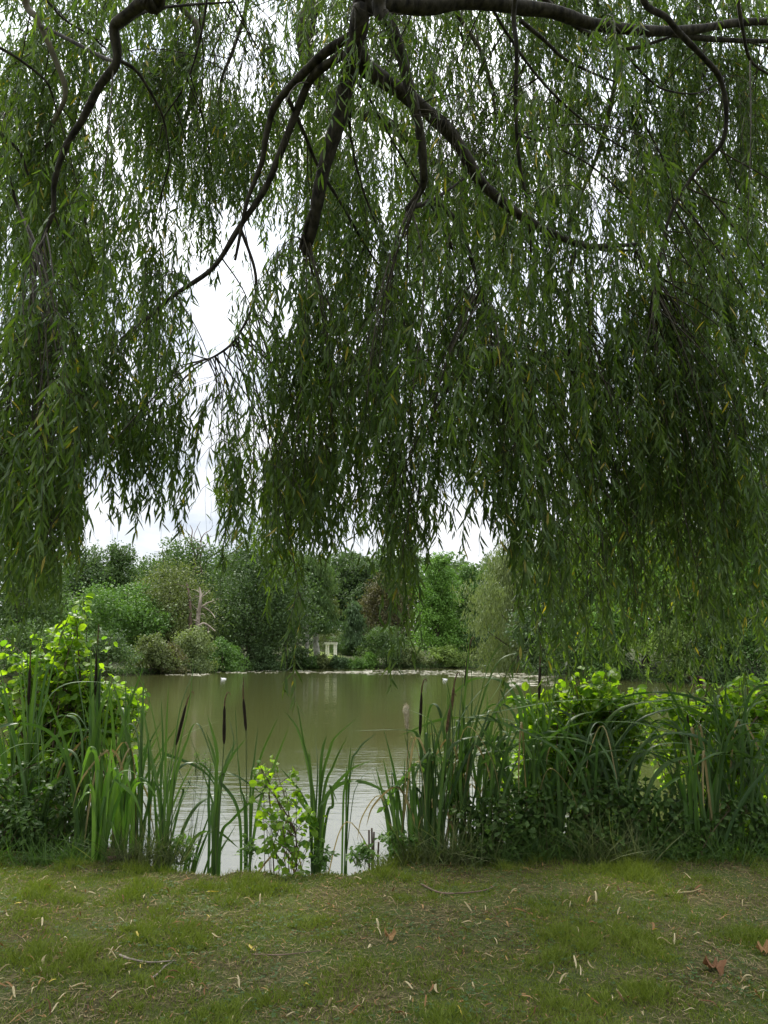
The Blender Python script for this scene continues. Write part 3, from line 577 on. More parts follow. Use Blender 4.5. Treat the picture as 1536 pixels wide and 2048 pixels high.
# the thin upper limbs are one part each; extra crown arms outside the frame carry more curtains
for i, (mb, m, w0) in enumerate(limb_meshes): mb.build('limb', M[m], wt)
LPA = np.array(LP)
def strand_leaves(sp):
    "leaf nodes along one hanging strand; thins out where the curtain already is as dense as it should be"
    seg = np.linalg.norm(np.diff(sp, axis=0), axis=1); cl = np.concatenate([[0], np.cumsum(seg)]); Lt = cl[-1]
    k = int(Lt/.0215)
    if k < 2: return None
    s_ = (np.arange(k)+R.random(k)*.8)*.0215+.02; s_ = s_[s_ < Lt]; k = len(s_)
    p_ = np.stack([np.interp(s_, cl, sp[:, c]) for c in range(3)], -1)
    L = .072+.052*R.random(k); a = np.cumsum(np.full(k, 2.4))+R.normal(size=k)*.6
    out_ = np.stack([np.cos(a), np.sin(a), np.zeros(k)], -1)
    d = nrm(out_*(.35+.4*R.random((k, 1)))+np.array([0, 0, -1.0])+R.normal(size=(k, 3))*.22)
    inview = p_[:, 1] > 1.5; px, py = proj(np.where(inview[:, None], p_+d*L[:, None]*.6, [0, 5., 3.])); px = px+R.normal()*7; py = py+R.normal()*24
    ins = inview & (px > 0) & (px < 1536) & (py > 0) & (py < 1488)
    i, j = cell(px, py); area = L*L*.135*.55*.6*(FPX/np.maximum(p_[:, 1], 1))**2/576
    keep = np.where(ins, COV[i, j] < TAU[i, j]*(.6+.5*R.random(k)), R.random(k) < .6)
    m_ = keep & ins; np.add.at(COV, (i[m_], j[m_]), area[m_])
    if keep.sum() < 4: return None
    last = s_[np.where(keep)[0][-1]]; k2 = np.searchsorted(cl, last)+1
    nn = out_*.7+R.normal(size=(k, 3))*.5+[0, 0, .35]
    return max(k2, 3), p_[keep], d[keep], nn[keep], L[keep]
nb = 0; tot = 0; HANG = []
def hang(target, n_str, Lrng, r0=.005):
    "a thin drooping branch from the limb skeleton to target, with leafy strands hanging from it"
    dv = LPA[:, :3]-target; cost = np.linalg.norm(dv*[1.4, 1, .75], axis=1)+np.where(dv[:, 2] < .25, 3, 0)
    j = np.argmin(cost*(1+.8*R.random(len(cost)))); S0 = LPA[j, :3]; dist = np.linalg.norm(target-S0)
    C1 = S0*.55+target*.45+np.array([0, 0, .10*dist+.12]); C1[:2] += R.normal(size=2)*.06*dist
    cv = bez([S0, S0*.75+target*.25+[0, 0, .06*dist], C1, target+[0, 0, .15], target], 14)
    got = []; bm = MB(); tube(bm, cv, np.linspace(min(r0*(1+.25*dist), LPA[j, 3]*.8+.002), .002, 14), 5, cap=False)
    for _ in range(n_str):
        t_ = .3+.7*R.random()**.7; i = t_*13; a = cv[int(i)]*(1-i % 1)+cv[min(int(i)+1, 13)]*(i % 1)
        L_ = Lrng[0]+(Lrng[1]-Lrng[0])*R.random(); o_ = R.normal(size=2)*.16*(1+.4*L_)
        k = max(6, int(L_/.11)); u = np.linspace(0, 1, k)
        sp = a+np.stack([o_[0]*(1-np.exp(-3*u)), o_[1]*(1-np.exp(-3*u)), -L_*u+.08*np.sin(np.minimum(u*6, math.pi))*(L_ > .5)], -1)
        sp[:, 0] += np.cumsum(R.normal(size=k)*.012); sp[:, 1] += np.cumsum(R.normal(size=k)*.012)
        sp = sp[sp[:, 2] > .3]
        if len(sp) < 4: continue
        res = strand_leaves(sp)
        if res is None: continue
        sp = sp[:res[0]]; tube(bm, sp, np.linspace(.0022, .0008, len(sp)), 3, cap=False); got.append(res[1:])
    if not got or sum(len(g[0]) for g in got) < 25: return 0
    fm = MB(); pos, d_, nn_, L_ = [np.concatenate(c) for c in zip(*got)]
    leaves(fm, pos, d_, nn_, L_, L_*.135+.002, R.normal(size=len(L_))*.18+.08)
    iv = pos[:, 1] > 1.5; size = 0
    if iv.any():
        px, py = proj(pos[iv]); ok = (px > 0) & (px < 1536) & (py > 0); size = float(((L_[iv]/pos[iv][:, 1])**2)[ok].sum()/max(1, np.mean(pos[iv][:, 1])-3.5))
    HANG.append((size, bm, fm)); return fm.n
for phase, NB in ((0, 520), (1, 220)):
    cand = 0; nb0 = nb
    while nb-nb0 < NB and cand < 1500:
        cand += 1
        need = np.clip(TAU-COV, 0, 9)
        if phase: need = np.where(COV < .75*TAU, need, 0)
        if need.sum() < 1: break
        k = R.choice(need.size, p=need.ravel()/need.sum()); ci, cj = divmod(k, 64)
        Lr = (.45, 1.5) if not phase else (.3, .8)
        px = (cj+R.random())*24; py = (ci+R.random())*24-(150 if not phase else 80)-100*R.random()
        if ci > 40: py = ci*24-160*R.random()-90; Lr = (.3, .9)
        Y = (6.7 if px > 760 else 6.2)+3.0*R.random()**1.1 if py < 520 else 5.2+3.4*R.random()**1.2
        if R.random() < (.03 if py < 520 else .10): Y = 4.2+1.0*R.random()
        if py > 800: Y = 4.7+2.6*R.random()
        if px > 1150 and py > 500: Y += .6
        if px < 400 and py > 700: Y = 4.1+1.6*R.random()
        g = hang(P(px, py, Y), int((13+10*R.random())*(1 if not phase else .7)), Lr)
        if g: nb += 1; tot += g
open('/tmp/cov.txt', 'w').write(str((np.minimum(COV, TAU).sum()/TAU.sum(), nb, tot/8)))
# crown beyond the frame edges
for _ in range(26):
    hang(P(-80-220*R.random() if R.random() < .5 else 1616+220*R.random(), R.random()*1200-100, 5+3*R.random()), 16, (.5, 1.4))
# crown over and beside the camera (shades the lawn)
for _ in range(15):
    tgt = np.array([R.normal()*4.5, -2.5+5.0*R.random(), 4.2+3.2*R.random()])
    if np.hypot(tgt[0], tgt[1]) < 1.0: continue
    j = R.integers(len(LPA)); LPB = LPA; LPA = np.array([[1.4, -1.5, 4.4, .3], [.8, .8, 6.6, .2], [1.9, 1.0, 6.5, .15], [-1.2, 2, 6.9, .12], [.3, 2.6, 7.2, .15]])
    hang(tgt, 34, (.6, 1.8), .03); LPA = LPB
HANG.sort(key=lambda h: -h[0])
for _, bm, fm in HANG[:100]: o = bm.build('hanging_branch', M['twig'], wt); fm.build('foliage', M['willow'], o).location = (0, 0, 0)
B_, F_ = MB(), MB()
for _, bm, fm in HANG[100:]: B_.merge(bm); F_.merge(fm)
o = B_.build('hanging_branch', M['twig'], wt); o['kind'] = 'stuff'; c = F_.build('foliage', M['willow'], o); c.location = (0, 0, 0); c['kind'] = 'stuff'

# ------------------------------------------------------------------ plants along the near bank
def gz(x, y): return float(ground_z(x, y))
def base(px, Y):
    x = (px-768)/FPX*Y*1.0
    z = gz(x, Y)
    for _ in range(3):
        q = np.array([x, Y, z])-CAM; x = (px-768)/FPX*(q @ FW)
        z = gz(x, Y)
    return np.array([x, Y, z])
def wprof(n, w): t = np.linspace(0, 1, n); return w*np.interp(t, [0, .15, .45, .75, .92, 1], [.5, .85, 1, .8, .4, .03])
def cat_head(o, p0, p1, kind, mname='head'):
    "p0 top, p1 bottom of the brown head; a thin spike stands above it"
    p0, p1 = np.array(p0), np.array(p1); ax = p0-p1; L = np.linalg.norm(ax); mb = MB()
    if kind == 'fluff':
        t = np.linspace(0, 1, 12); pts = p1+ax*t[:, None]+np.cumsum(R.normal(size=(12, 3))*.003, 0)
        tube(mb, pts, np.array([.004, .008, .010, .012, .013, .016, .020, .024, .026, .025, .020, .008]), 10)
        n = 900; i = R.random(n); c = p1+ax*i[:, None]; d = rdir(n); rr = np.interp(i, [0, .4, .8, 1], [.008, .013, .025, .02])
        leaves(mb, c+d*rr[:, None]*.8, d+R.normal(size=(n, 3))*.4, rdir(n), .012, .004, 0, ((0, 1), (1, .3)))
        mb.build('seed_head', M['fluff'], o); return
    t = np.linspace(0, 1, 10)
    tube(mb, p1+ax*t[:, None],   .0118*np.array([.45, .9, 1, 1.02, 1, 1, .98, .95, .85, .3])*(1+.04*R.normal(size=10)), 10)
    mb.build('seed_head', M[mname], o)
    if kind != 'bare':
        side = {'bent': (.028, .01, .02), 'spike': (R.normal()*.008, 0, 0)}[kind]; mb = MB()
        pts = bez([p0, p0+ax/L*.08, p0+ax/L*.12+np.array(side), p0+ax/L*(.05 if kind == 'bent' else .17)+np.array(side)*1.5], 8)
        tube(mb, pts, np.linspace(.0065, .003, 8), 7); mb.build('flower_spike', M['head_brown'], o)
def shoot(label, b, blades, heads=(), group=None, m='cattail', w=.026, name='cattail', cat='cattail', stemH=None):
    "one cattail plant: blades is a list of point lists (world) starting at the base"
    o = thing(name, b, label, cat, group); mb = MB()
    for pl in blades:
        pts = spline(pl, 6) if len(pl) > 2 else bez(pl, 10)
        n = len(pts); va = R.normal()*.7; side = np.array([math.cos(va), math.sin(va), 0]); tw = np.linspace(0, R.normal()*.9, n)
        sd_ = np.stack([np.cos(va+tw), np.sin(va+tw), np.zeros(n)], -1)
        ribbon(mb, pts, wprof(n, w*(.8+.4*R.random())), sd_, .3, R.random())
    mb.build('leaves', M[m], o)
    if m == 'cattail' and R.random() < .6:
        mb = MB()
        for _ in range(R.integers(1, 4)):
            hgt = .35+.7*R.random(); a = R.random()*6.28; e = np.array([math.cos(a), math.sin(a)*.5, 0])*(.15+.25*R.random())
            q = spline([b+[R.normal()*.02, R.normal()*.02, -.03], b+e*.3+[0, 0, hgt*.6], b+e*.7+[0, 0, hgt], b+e*1.3+[0, 0, hgt*.75], b+e*1.5+[0, 0, hgt*.45]], 5); ribbon(mb, q, wprof(len(q), w*.7), np.array([math.sin(a+1), math.cos(a+1), 0]), .5, R.random())
        mb.build('dead_leaf', M['straw'], o)
    for top, bot, kind, mn in heads:
        cat_head(o, top, bot, kind, mn)
        mb = MB(); tube(mb, bez([b+[0, 0, .0], b*.6+np.array(bot)*.4+[R.normal()*.01, 0, 0], np.array(bot)], 10), np.linspace(.006, .0035, 10), 6); mb.build('stem', M['stem_green'], o)
    return o
def pshoot(label, bpx, Y, pls, heads=(), **kw):
    b = base(bpx, Y); bl = []
    for pl in pls:
        dy = R.normal()*.12; k = len(pl)
        off = b+[R.normal()*.04, R.normal()*.04, -.05]
        bl.append([off]+[P(x, y, Y+dy*(i+1)/k) for i, (x, y) in enumerate(pl)])
    hd = [(P(x0, y0, Y), P(x1, y1, Y), k_, mn) for x0, y0, x1, y1, k_, mn in heads]
    return shoot(label, b, bl, hd, **kw)
GAP = 'cattails in the open water gap'
pshoot('slim cattail with a hooked tip head, leftmost in the open water gap', 423, 6.05, [
 [(428, 1593), (434, 1508), (415, 1430)], [(424, 1640), (420, 1590), (370, 1446)], [(432, 1590), (430, 1520), (412, 1463)], [(436, 1600), (450, 1530), (474, 1476)], [(440, 1590), (460, 1520), (493, 1476)],
 [(440, 1690), (465, 1640), (520, 1590), (556, 1572)], [(418, 1680), (417, 1600), (421, 1520)], [(428, 1650), (446, 1560), (468, 1490), (455, 1425)]],
 [(449, 1412, 448, 1488, 'bent', 'head')], group=GAP)
pshoot('straight cattail with tall dark head standing clear in the open gap', 493, 6.1, [
 [(500, 1600), (508, 1520), (516, 1453)], [(505, 1610), (520, 1520), (558, 1430)], [(512, 1640), (545, 1540), (578, 1453)], [(492, 1640), (478, 1560), (470, 1411)], [(490, 1650), (483, 1590), (475, 1502)],
 [(480, 1640), (440, 1560), (470, 1551), (540, 1600)], [(515, 1640), (540, 1590), (600, 1566)]],
 [(487, 1398, 492, 1461, 'spike', 'head')], group=GAP)
pshoot('bushy cattail with arching leaves right of the yellow green sapling', 628, 6.1, [
 [(622, 1580), (606, 1480), (591, 1391)], [(625, 1600), (600, 1470), (568, 1420)], [(632, 1600), (634, 1530), (630, 1466)], [(640, 1590), (644, 1510), (653, 1470)], [(645, 1610), (668, 1530), (695, 1472)], [(640, 1600), (660, 1500), (676, 1470), (719, 1433)],
 [(640, 1640), (690, 1550), (750, 1518)], [(645, 1640), (670, 1575), (730, 1565), (806, 1605)], [(636, 1650), (650, 1600), (676, 1560)], [(650, 1650), (665, 1610), (660, 1570), (675, 1605)], [(630, 1640), (622, 1560), (618, 1500)], [(620, 1660), (603, 1590), (560, 1535)]], group=GAP)
pshoot('thin cattail leaves standing alone in bright water left of the right stand', 690, 6.25, [
 [(692, 1600), (697, 1540), (702, 1492)], [(694, 1600), (706, 1540), (710, 1502)], [(698, 1570), (716, 1500), (753, 1466)], [(700, 1640), (714, 1570), (740, 1540), (758, 1535)], [(686, 1630), (690, 1570), (694, 1530)]], group=GAP, w=.018)
# stands: left and right of the gap
def rshoot(label, px, Y, H, nbl, spread, lean=0., droop=.3, heads=(), group=None, m='cattail', w=.026, name='cattail', cat='cattail', fan=1.):
    b = base(px, Y); bl = []
    for k in range(nbl):
        L = H*(.62+.42*R.random()); a = R.random()*2*math.pi; ln = spread*(.25+R.random())*L
        dx = math.cos(a)*ln*fan+lean*L*(.6+.8*R.random()); dy = math.sin(a)*ln*.6; o_ = b+[R.normal()*.03, R.normal()*.03, -.05]
        if R.random() < droop:
            s_ = 1.5+1.4*R.random()
            bl.append([o_, o_+[dx*.2, dy*.2, L*.45], o_+[dx*.6, dy*.6, L*.80], o_+[dx*(1+.2*s_), dy*1.2, L*.86], o_+[dx*(1+.55*s_), dy*1.6, L*(.80-.2*R.random())]])
        elif R.random() < .12: hk = .5+.35*R.random(); bl.append([o_, o_+[dx*.3, dy*.3, L*hk*.6], o_+[dx*.55, dy*.55, L*hk], o_+[dx*.62, dy*.6, L*hk+.01], o_+[dx*1.5, dy*1.2, L*hk*.85], o_+[dx*2.0, dy*1.5, L*hk*.6]])
        else: bl.append([o_, o_+[dx*.22, dy*.22, L*.4], o_+[dx*.55, dy*.55, L*.72], o_+[dx, dy, L]])
    hd = [(P(x0, y0, Y), P(x1, y1, Y), k_, mn) for x0, y0, x1, y1, k_, mn in heads]
    return shoot(label, b, bl, hd, group, m, w, name, cat)
LS, RS = 'cattails of the left stand', 'cattails of the right stand'
rshoot('cattail with the tallest dark head rising before the alder leaves', 185, 6.4, 1.75, 9, .22, .02, .15, [(195, 1290, 190, 1390, 'spike', 'head')], LS)
rshoot('cattail with slim dark head at the left picture side', 50, 6.5, 1.75, 9, .25, -.02, .2, [(60, 1335, 57, 1410, 'spike', 'head')], LS)
pshoot('leaning cattail with long straight leaves at the right end of the left stand', 330, 6.15, [
 [(335, 1600), (350, 1480), (365, 1400), (405, 1303)], [(340, 1600), (362, 1480), (380, 1400), (388, 1305)], [(328, 1600), (315, 1480), (290, 1380), (240, 1302)], [(335, 1560), (360, 1480), (440, 1440)], [(322, 1600), (326, 1500), (322, 1392)],
 [(330, 1580), (332, 1480), (337, 1368)], [(345, 1600), (372, 1490), (398, 1450), (440, 1566)], [(318, 1600), (300, 1500), (280, 1380)], [(325, 1620), (310, 1560), (300, 1500)], [(338, 1640), (352, 1540), (372, 1480)]],
 [(372, 1410, 352, 1490, 'bent', 'head')], group=LS, w=.02)
for px, Y, H, lab in [(20, 6.6, 1.55, None), (95, 6.75, 1.6, None), (135, 6.8, 1.5, None), (235, 6.5, 1.5, None), (275, 6.3, 1.35, None), (305, 6.35, 1.5, None), (345, 6.3, 1.3, None), (160, 6.3, 1.4, None), (215, 6.7, 1.45, None), (255, 6.6, 1.35, None), (290, 6.55, 1.4, None), (70, 6.35, 1.25, None), (365, 6.35, 1.15, None)]:
    rshoot('dark green cattail without a head in the left stand', px, Y, H, 9, .36, .03, .3, group=LS)
GI = 'broad leaved iris clumps'
def iris(px, Y, H, n, lab, spread=.2, droop=.35): return rshoot(lab, px, Y, H, n, spread, 0, droop, (), GI, 'iris', .03, 'iris_clump', 'iris')
iris(200, 6.0, .98, 15, 'bright green broad leaved iris clump at the edge of the lawn, tallest of its kind', .2)
iris(248, 6.15, .88, 11, 'bright iris clump with arching tips between the left cattails', .3, .6)
iris(320, 6.1, .72, 9, 'small iris clump at foot of the leaning cattail', .3, .5)
iris(1298, 6.25, .62, 7, 'small bright iris fan in the dark undergrowth on the right', .2, .1)
iris(1395, 6.25, .95, 8, 'upright green iris fan near the right picture side', .18, .2)
# right stand
rshoot('cattail with a straight dark velvet head at the left end of the right stand', 838, 6.2, 1.35, 7, .16, .03, .1, [(843, 1385, 840, 1470, 'bent', 'head')], RS)
rshoot('cattail with burst cream fluffy seed head', 818, 6.15, 1.2, 6, .16, -.05, .2, [(812, 1412, 814, 1455, 'fluff', 'fluff')], RS)
pshoot('tallest cattail of the right stand with a dark blade like spike', 905, 6.3, [
 [(915, 1560), (925, 1440), (935, 1340), (940, 1246)], [(910, 1560), (918, 1440), (928, 1330)], [(920, 1580), (942, 1430), (943, 1318)], [(930, 1560), (980, 1440), (1010, 1390), (1060, 1345)], [(915, 1560), (950, 1450), (1000, 1370), (995, 1340)],
 [(900, 1560), (905, 1470), (900, 1400), (893, 1360)], [(925, 1540), (960, 1390), (985, 1310), (1022, 1278)], [(930, 1540), (965, 1400), (1000, 1320), (1062, 1300)], [(905, 1600), (890, 1520), (882, 1385)]],
 [(938, 1300, 930, 1372, 'bent', 'head')], group=RS, w=.02)
pshoot('cattail with two bent brown heads in the middle of the right stand', 885, 6.15, [
 [(890, 1600), (900, 1500), (930, 1420), (998, 1340)], [(888, 1600), (880, 1500), (860, 1440), (798, 1412)], [(885, 1580), (895, 1480), (905, 1395)], [(882, 1600), (870, 1520), (868, 1440)], [(895, 1600), (930, 1500), (980, 1430)],
 [(880, 1620), (850, 1560), (838, 1480), (812, 1461), (700, 1462)]],
 [(908, 1372, 902, 1425, 'bent', 'head_brown'), (900, 1415, 893, 1465, 'bent', 'head_brown')], group=RS)
for px, Y, H, ln in [(800, 6.1, .95, -.06), (822, 6.3, 1.15, .05), (848, 6.1, 1.15, .1), (862, 6.35, 1.25, .12), (875, 6.05, 1.1, .14), (900, 6.4, 1.3, .1), (920, 6.2, 1.35, .12), (945, 6.3, 1.3, .14), (965, 6.45, 1.3, .12), (985, 6.2, 1.25, .12)]:
    rshoot('dark cattail without a head in the dense stand right of the gap', px, Y, H, 9, .24, ln, .25, group=RS)
RE = 'cattails before the right alders'
rshoot('cattail with slim dark head hidden by willow tips', 1075, 6.5, 1.6, 8, .2, .0, .3, [(1080, 1330, 1078, 1400, 'spike', 'head')], RE)
rshoot('cattail with stout dark head at the right side', 1380, 6.6, 1.5, 8, .25, .05, .4, [(1374, 1425, 1378, 1480, 'bare', 'head')], RE)
for px, Y, H, ln, dr in [(1030, 6.4, 1.3, .05, .3), (1060, 6.3, 1.2, .05, .4), (1095, 6.4, 1.3, .05, .4), (1120, 6.3, 1.2, .1, .5), (1160, 6.5, 1.35, .15, .6), (1190, 6.3, 1.25, .15, .6), (1215, 6.45, 1.3, -.05, .6), (1255, 6.3, 1.2, .15, .6), (1290, 6.5, 1.3, -.08, .6),
    (1335, 6.5, 1.3, -.1, .6), (1410, 6.4, 1.35, .1, .3), (1430, 6.2, 1.3, .18, .25), (1455, 6.4, 1.45, .12, .3), (1490, 6.3, 1.45, .1, .4), (1525, 6.5, 1.45, .05, .4), (1560, 6.4, 1.5, -.2, .4)]:
    rshoot('long leaved cattail without a head among the right alders', px, Y, H, 9, .36, ln*1.4, min(dr+.2, .8), group=RE, w=.027, fan=1.5)

# leafy bushes
ALD = ((0, .25), (.18, .78), (.45, 1), (.75, .92), (.93, .55), (1, .18))
OVAL = ((0, .1), (.25, .8), (.5, 1), (.8, .55), (1, .04))
def bush(name, label, cat, root, blobs, n_stem, n_leaf, L, m, wr=.85, st=ALD, group=None, stem='stem_brown', r0=.008, petiole=.035, up=.2, tmin=.25):
    o = thing(name, root, label, cat, group); sm = MB(); lm = MB(); curves = []
    vol = np.array([np.prod(b[1]) for b in blobs])**.7; vol /= vol.sum()
    for i in range(n_stem):
        c, r = blobs[R.choice(len(blobs), p=vol)]; tgt = np.array(c)+rdir(1)[0]*np.array(r)*R.random()**.4
        s0 = np.array(root)+np.array([R.normal()*.3*blobs[0][1][0], R.normal()*.06, -.05])
        if curves and R.random() < .72:
            cv0 = curves[R.integers(len(curves))]; k = R.integers(3, len(cv0)-3)
            if cv0[k][2] < tgt[2]+.1: s0 = cv0[k]
        H = tgt-s0; cv = bez([s0, s0+H*.4+[0, 0, .12*np.linalg.norm(H)], s0+H*.8+[0, 0, .06], tgt], 12)
        tube(sm, cv, np.linspace(r0*(1 if i < 6 else .5), r0*.18, 12), 5, cap=False); curves.append(cv)
    ci = R.integers(len(curves), size=n_leaf); t_ = tmin+(1-tmin)*R.random(n_leaf)**.8
    A = np.stack(curves)[ci]; f = t_*11; k = np.minimum(f.astype(int), 10); fr = (f-k)[:, None]; ar = np.arange(n_leaf)
    p = A[ar, k]*(1-fr)+A[ar, k+1]*fr
    d = rdir(n_leaf); d[:, 2] = d[:, 2]*.5+up; d = nrm(d)
    p = p+d*(petiole*(.4+R.random(n_leaf)))[:, None]; d[:, 2] -= .35
    nor = nrm(R.normal(size=(n_leaf, 3))*.55+[0, -.25, .9]); LL = L*(.55+.6*R.random(n_leaf))
    leaves(lm, p, d, nor, LL, LL*wr, .15+.2*R.random(n_leaf), st, R.random(n_leaf), .22, .04)
    sm.build('stem', M[stem], o); lm.build('foliage', M[m], o); return o
def blob(px, py, Y, rx, rz, ry=.35): return (P(px, py, Y), (rx, ry, rz))
AG = 'alder bushes on the near bank'
bush('alder_bush', 'large bright green alder bush on the left with round leaves', 'bush', base(90, 7.2), [blob(60, 1370, 7.4, .75, .55), blob(150, 1330, 7.3, .35, .5), blob(190, 1420, 7.3, .5, .4), blob(40, 1530, 7.1, .6, .5), blob(250, 1390, 7.4, .22, .16), blob(165, 1215, 7.4, .07, .22)],
     200, 6500, .072, 'alder', group=AG, r0=.014)
bush('alder_bush', 'bright alder bush behind the right cattail stand', 'bush', base(1080, 6.9), [blob(1120, 1420, 6.9, .45, .33), blob(1210, 1385, 6.9, .42, .28), blob(1040, 1510, 6.8, .3, .4), blob(1250, 1450, 6.8, .5, .4)],
     110, 3600, .075, 'alder', group=AG, r0=.012)
bush('alder_bush', 'bright alder bush under the willow tips at the right picture edge', 'bush', base(1470, 7.2), [blob(1500, 1400, 6.9, .4, .35), blob(1450, 1500, 6.8, .4, .35), blob(1320, 1430, 7.0, .35, .25), blob(1540, 1560, 7.1, .35, .5)],
     90, 2600, .075, 'alder', group=AG, r0=.012)
bush('alder_sapling', 'small yellow green alder sapling growing in the open gap', 'sapling', base(560, 6.0), [blob(555, 1570, 6.05, .2, .2), blob(575, 1640, 6.0, .26, .22), blob(530, 1530, 6.1, .06, .1), blob(610, 1660, 6.0, .14, .14)], 44, 400, .056, 'alder', r0=.007)
# dark undergrowth
UG = 'undergrowth bushes along the lawn edge'
for i, (px, py, Y, rx, rz, n, lab) in enumerate([
 (30, 1600, 6.35, .5, .42, 1500, 'dark leafy undergrowth bush at the left picture edge'), (130, 1640, 6.5, .35, .3, 800, 'dark low leafy bush behind the iris clump on the left'),
 (960, 1640, 6.2, .3, .26, 900, 'dark leafy bush at the foot of the right cattail stand'), (1060, 1610, 6.3, .36, .34, 1300, 'dark bramble bush beside the right cattail stand'),
 (1180, 1620, 6.3, .42, .34, 1500, 'dark bramble bush in the middle of the right undergrowth'), (1300, 1640, 6.35, .40, .32, 1300, 'dark bramble bush around the small iris fan'),
 (1420, 1650, 6.35, .42, .3, 1300, 'dark bramble bush under the upright iris fan'), (1530, 1650, 6.4, .4, .34, 1300, 'dark bramble bush at the right picture edge')]):
    bush('bramble_bush', lab, 'bush', base(px, Y-.05), [blob(px, py, Y, rx, rz, .28), blob(px+R.normal()*30, py+45, Y-.1, rx*.8, rz*.5, .25)], 42, n, .058, 'bramble', .62, OVAL, UG, r0=.005)
# edge weeds below the gap
WG = 'low weeds at the water edge'
for px, py, Y, rx, rz, n, lab in [(500, 1700, 6.0, .1, .09, 90, 'low weed with round leaves left of the sapling foot'), (720, 1706, 6.0, .16, .07, 190, 'nettle patch left of the broken reed stubs'), (790, 1690, 6.05, .2, .10, 300, 'nettle patch between the reed stubs and the right stand'),
    (650, 1715, 5.95, .14, .05, 110, 'low weed behind the dark fallen log'), (370, 1690, 6.1, .14, .14, 140, 'thin weed with small leaves at the right end of the left stand')]:
    bush('weed', lab, 'weed', base(px, Y), [blob(px, py, Y, rx, rz, .1)], 18, n, .05, 'weed', .5, OVAL, WG, 'stem_green', .003, .01)
# shoot with paired leaflets
b = base(845, 6.1); o = thing('elder_shoot', b, 'leaning shoot with paired oval leaflets hanging over the bright water', 'plant'); sm = MB(); lm = MB()
for pl, sz in [([(838, 1600), (812, 1555), (790, 1575), (762, 1622)], .075), ([(845, 1590), (838, 1530), (812, 1548), (806, 1572)], .06), ([(850, 1600), (850, 1540), (870, 1510), (890, 1520)], .07)]:
    cv = spline([b]+[P(x, y, 6.1) for x, y in pl], 6); tube(sm, cv, np.linspace(.005, .002, len(cv)), 5)
    q = cv[len(cv)//2-1::2]; t = nrm(np.gradient(q, axis=0))
    for sgn in (-1, 1):
        d = t*.5+np.array([0, sgn*.4, -.35])+R.normal(size=t.shape)*.2+np.array([sgn*.35, 0, 0]); leaves(lm, q, d, nrm(R.normal(size=t.shape)*.4+[0, -.8, .5]), sz*(.8+.3*R.random(len(q))), sz*.45, .2, OVAL, R.random(len(q)), .2)
sm.build('stem', M['stem_green'], o); lm.build('foliage', M['weed'], o)
# wild carrot like thin weed at the end of the left stand
for px, tops, lab in [(372, [(398, 1525), (412, 1522), (425, 1530), (395, 1510)], 'spindly weed with tiny yellowish flower heads beside the left stand')]:
    b = base(px, 6.1); o = thing('wild_parsnip', b, lab, 'weed'); sm = MB()
    for tx, ty in tops:
        e = P(tx, ty, 6.15); cv = bez([b, b*.6+e*.4+[-.03, 0, .1], e], 10); tube(sm, cv, np.linspace(.003, .0012, 10), 5)
        fm = MB()
        for k in range(8):
            u = e+R.normal(size=3)*np.array([.025, .02, .01]); tube(sm, [cv[8], u], .0008, 3)
            leaves(fm, np.repeat(u[None], 6, 0), rdir(6), rdir(6), .008, .006)
        fm.build('flower_head', M['iris'], o)
    sm.build('stem', M['stem_green'], o)
# grass tufts
TGp = 'long grass tufts along the lawn edge'
def tuft(px, Y, H, n, lab, rx=.14, m='weed'):
    b = base(px, Y); o = thing('grass_tuft', b, lab, 'grass tuft', TGp); mb = MB()
    p = b+np.stack([np.clip(R.normal(size=n), -1.7, 1.7)*rx, R.normal(size=n)*.07, np.full(n, -.02)], -1); d = rdir(n)*.9; d[:, 2] = 1
    leaves(mb, p, d, R.normal(size=(n, 3))*[1, 1, .1], H*(.25+.9*R.random(n)**1.5), .0035+.003*R.random(n), .2+.9*R.random(n), ((0, .8), (.3, 1), (.55, .85), (.8, .5), (1, .05)))
    mb.build('blades', M[m], o)
tuft(900, 6.0, .42, 420, 'pale long grass tuft at the foot of the right cattail stand', .2, m='fringe')
tuft(990, 6.05, .3, 380, 'dark grass tuft right of the pale long tuft', .22, 'bramble')
tuft(1120, 6.1, .3, 420, 'dark grass tuft under the middle bramble bushes', .25, 'bramble')
tuft(1225, 6.0, .4, 300, 'pale drooping grass tuft in front of the brambles', .16, m='fringe')
tuft(1350, 6.1, .26, 380, 'short dark grass tuft below the upright iris fan', .25, 'bramble')
tuft(1480, 6.1, .28, 380, 'short dark grass tuft near the right picture edge', .25, 'bramble')
tuft(290, 6.02, .38, 420, 'thin grass tuft between iris clump and leaning cattail', .16, m='fringe')
tuft(60, 6.0, .28, 420, 'dark grass tuft at the left picture edge', .25, 'bramble')
tuft(150, 6.0, .22, 260, 'dark grass tuft left of the iris clump', .16, 'bramble')
tuft(395, 6.0, .16, 240, 'short fine grass tuft at the edge of the gap', .2)
tuft(470, 5.92, .11, 300, 'short grass fringe below the straight cattail', .25)
tuft(560, 5.9, .13, 320, 'short dry grass fringe below the alder sapling', .25, m='fringe')
tuft(690, 5.92, .14, 320, 'short pale grass fringe below the nettles', .25, m='fringe')
tuft(830, 5.95, .16, 320, 'short bright grass fringe before the right stand', .25, m='fringe')
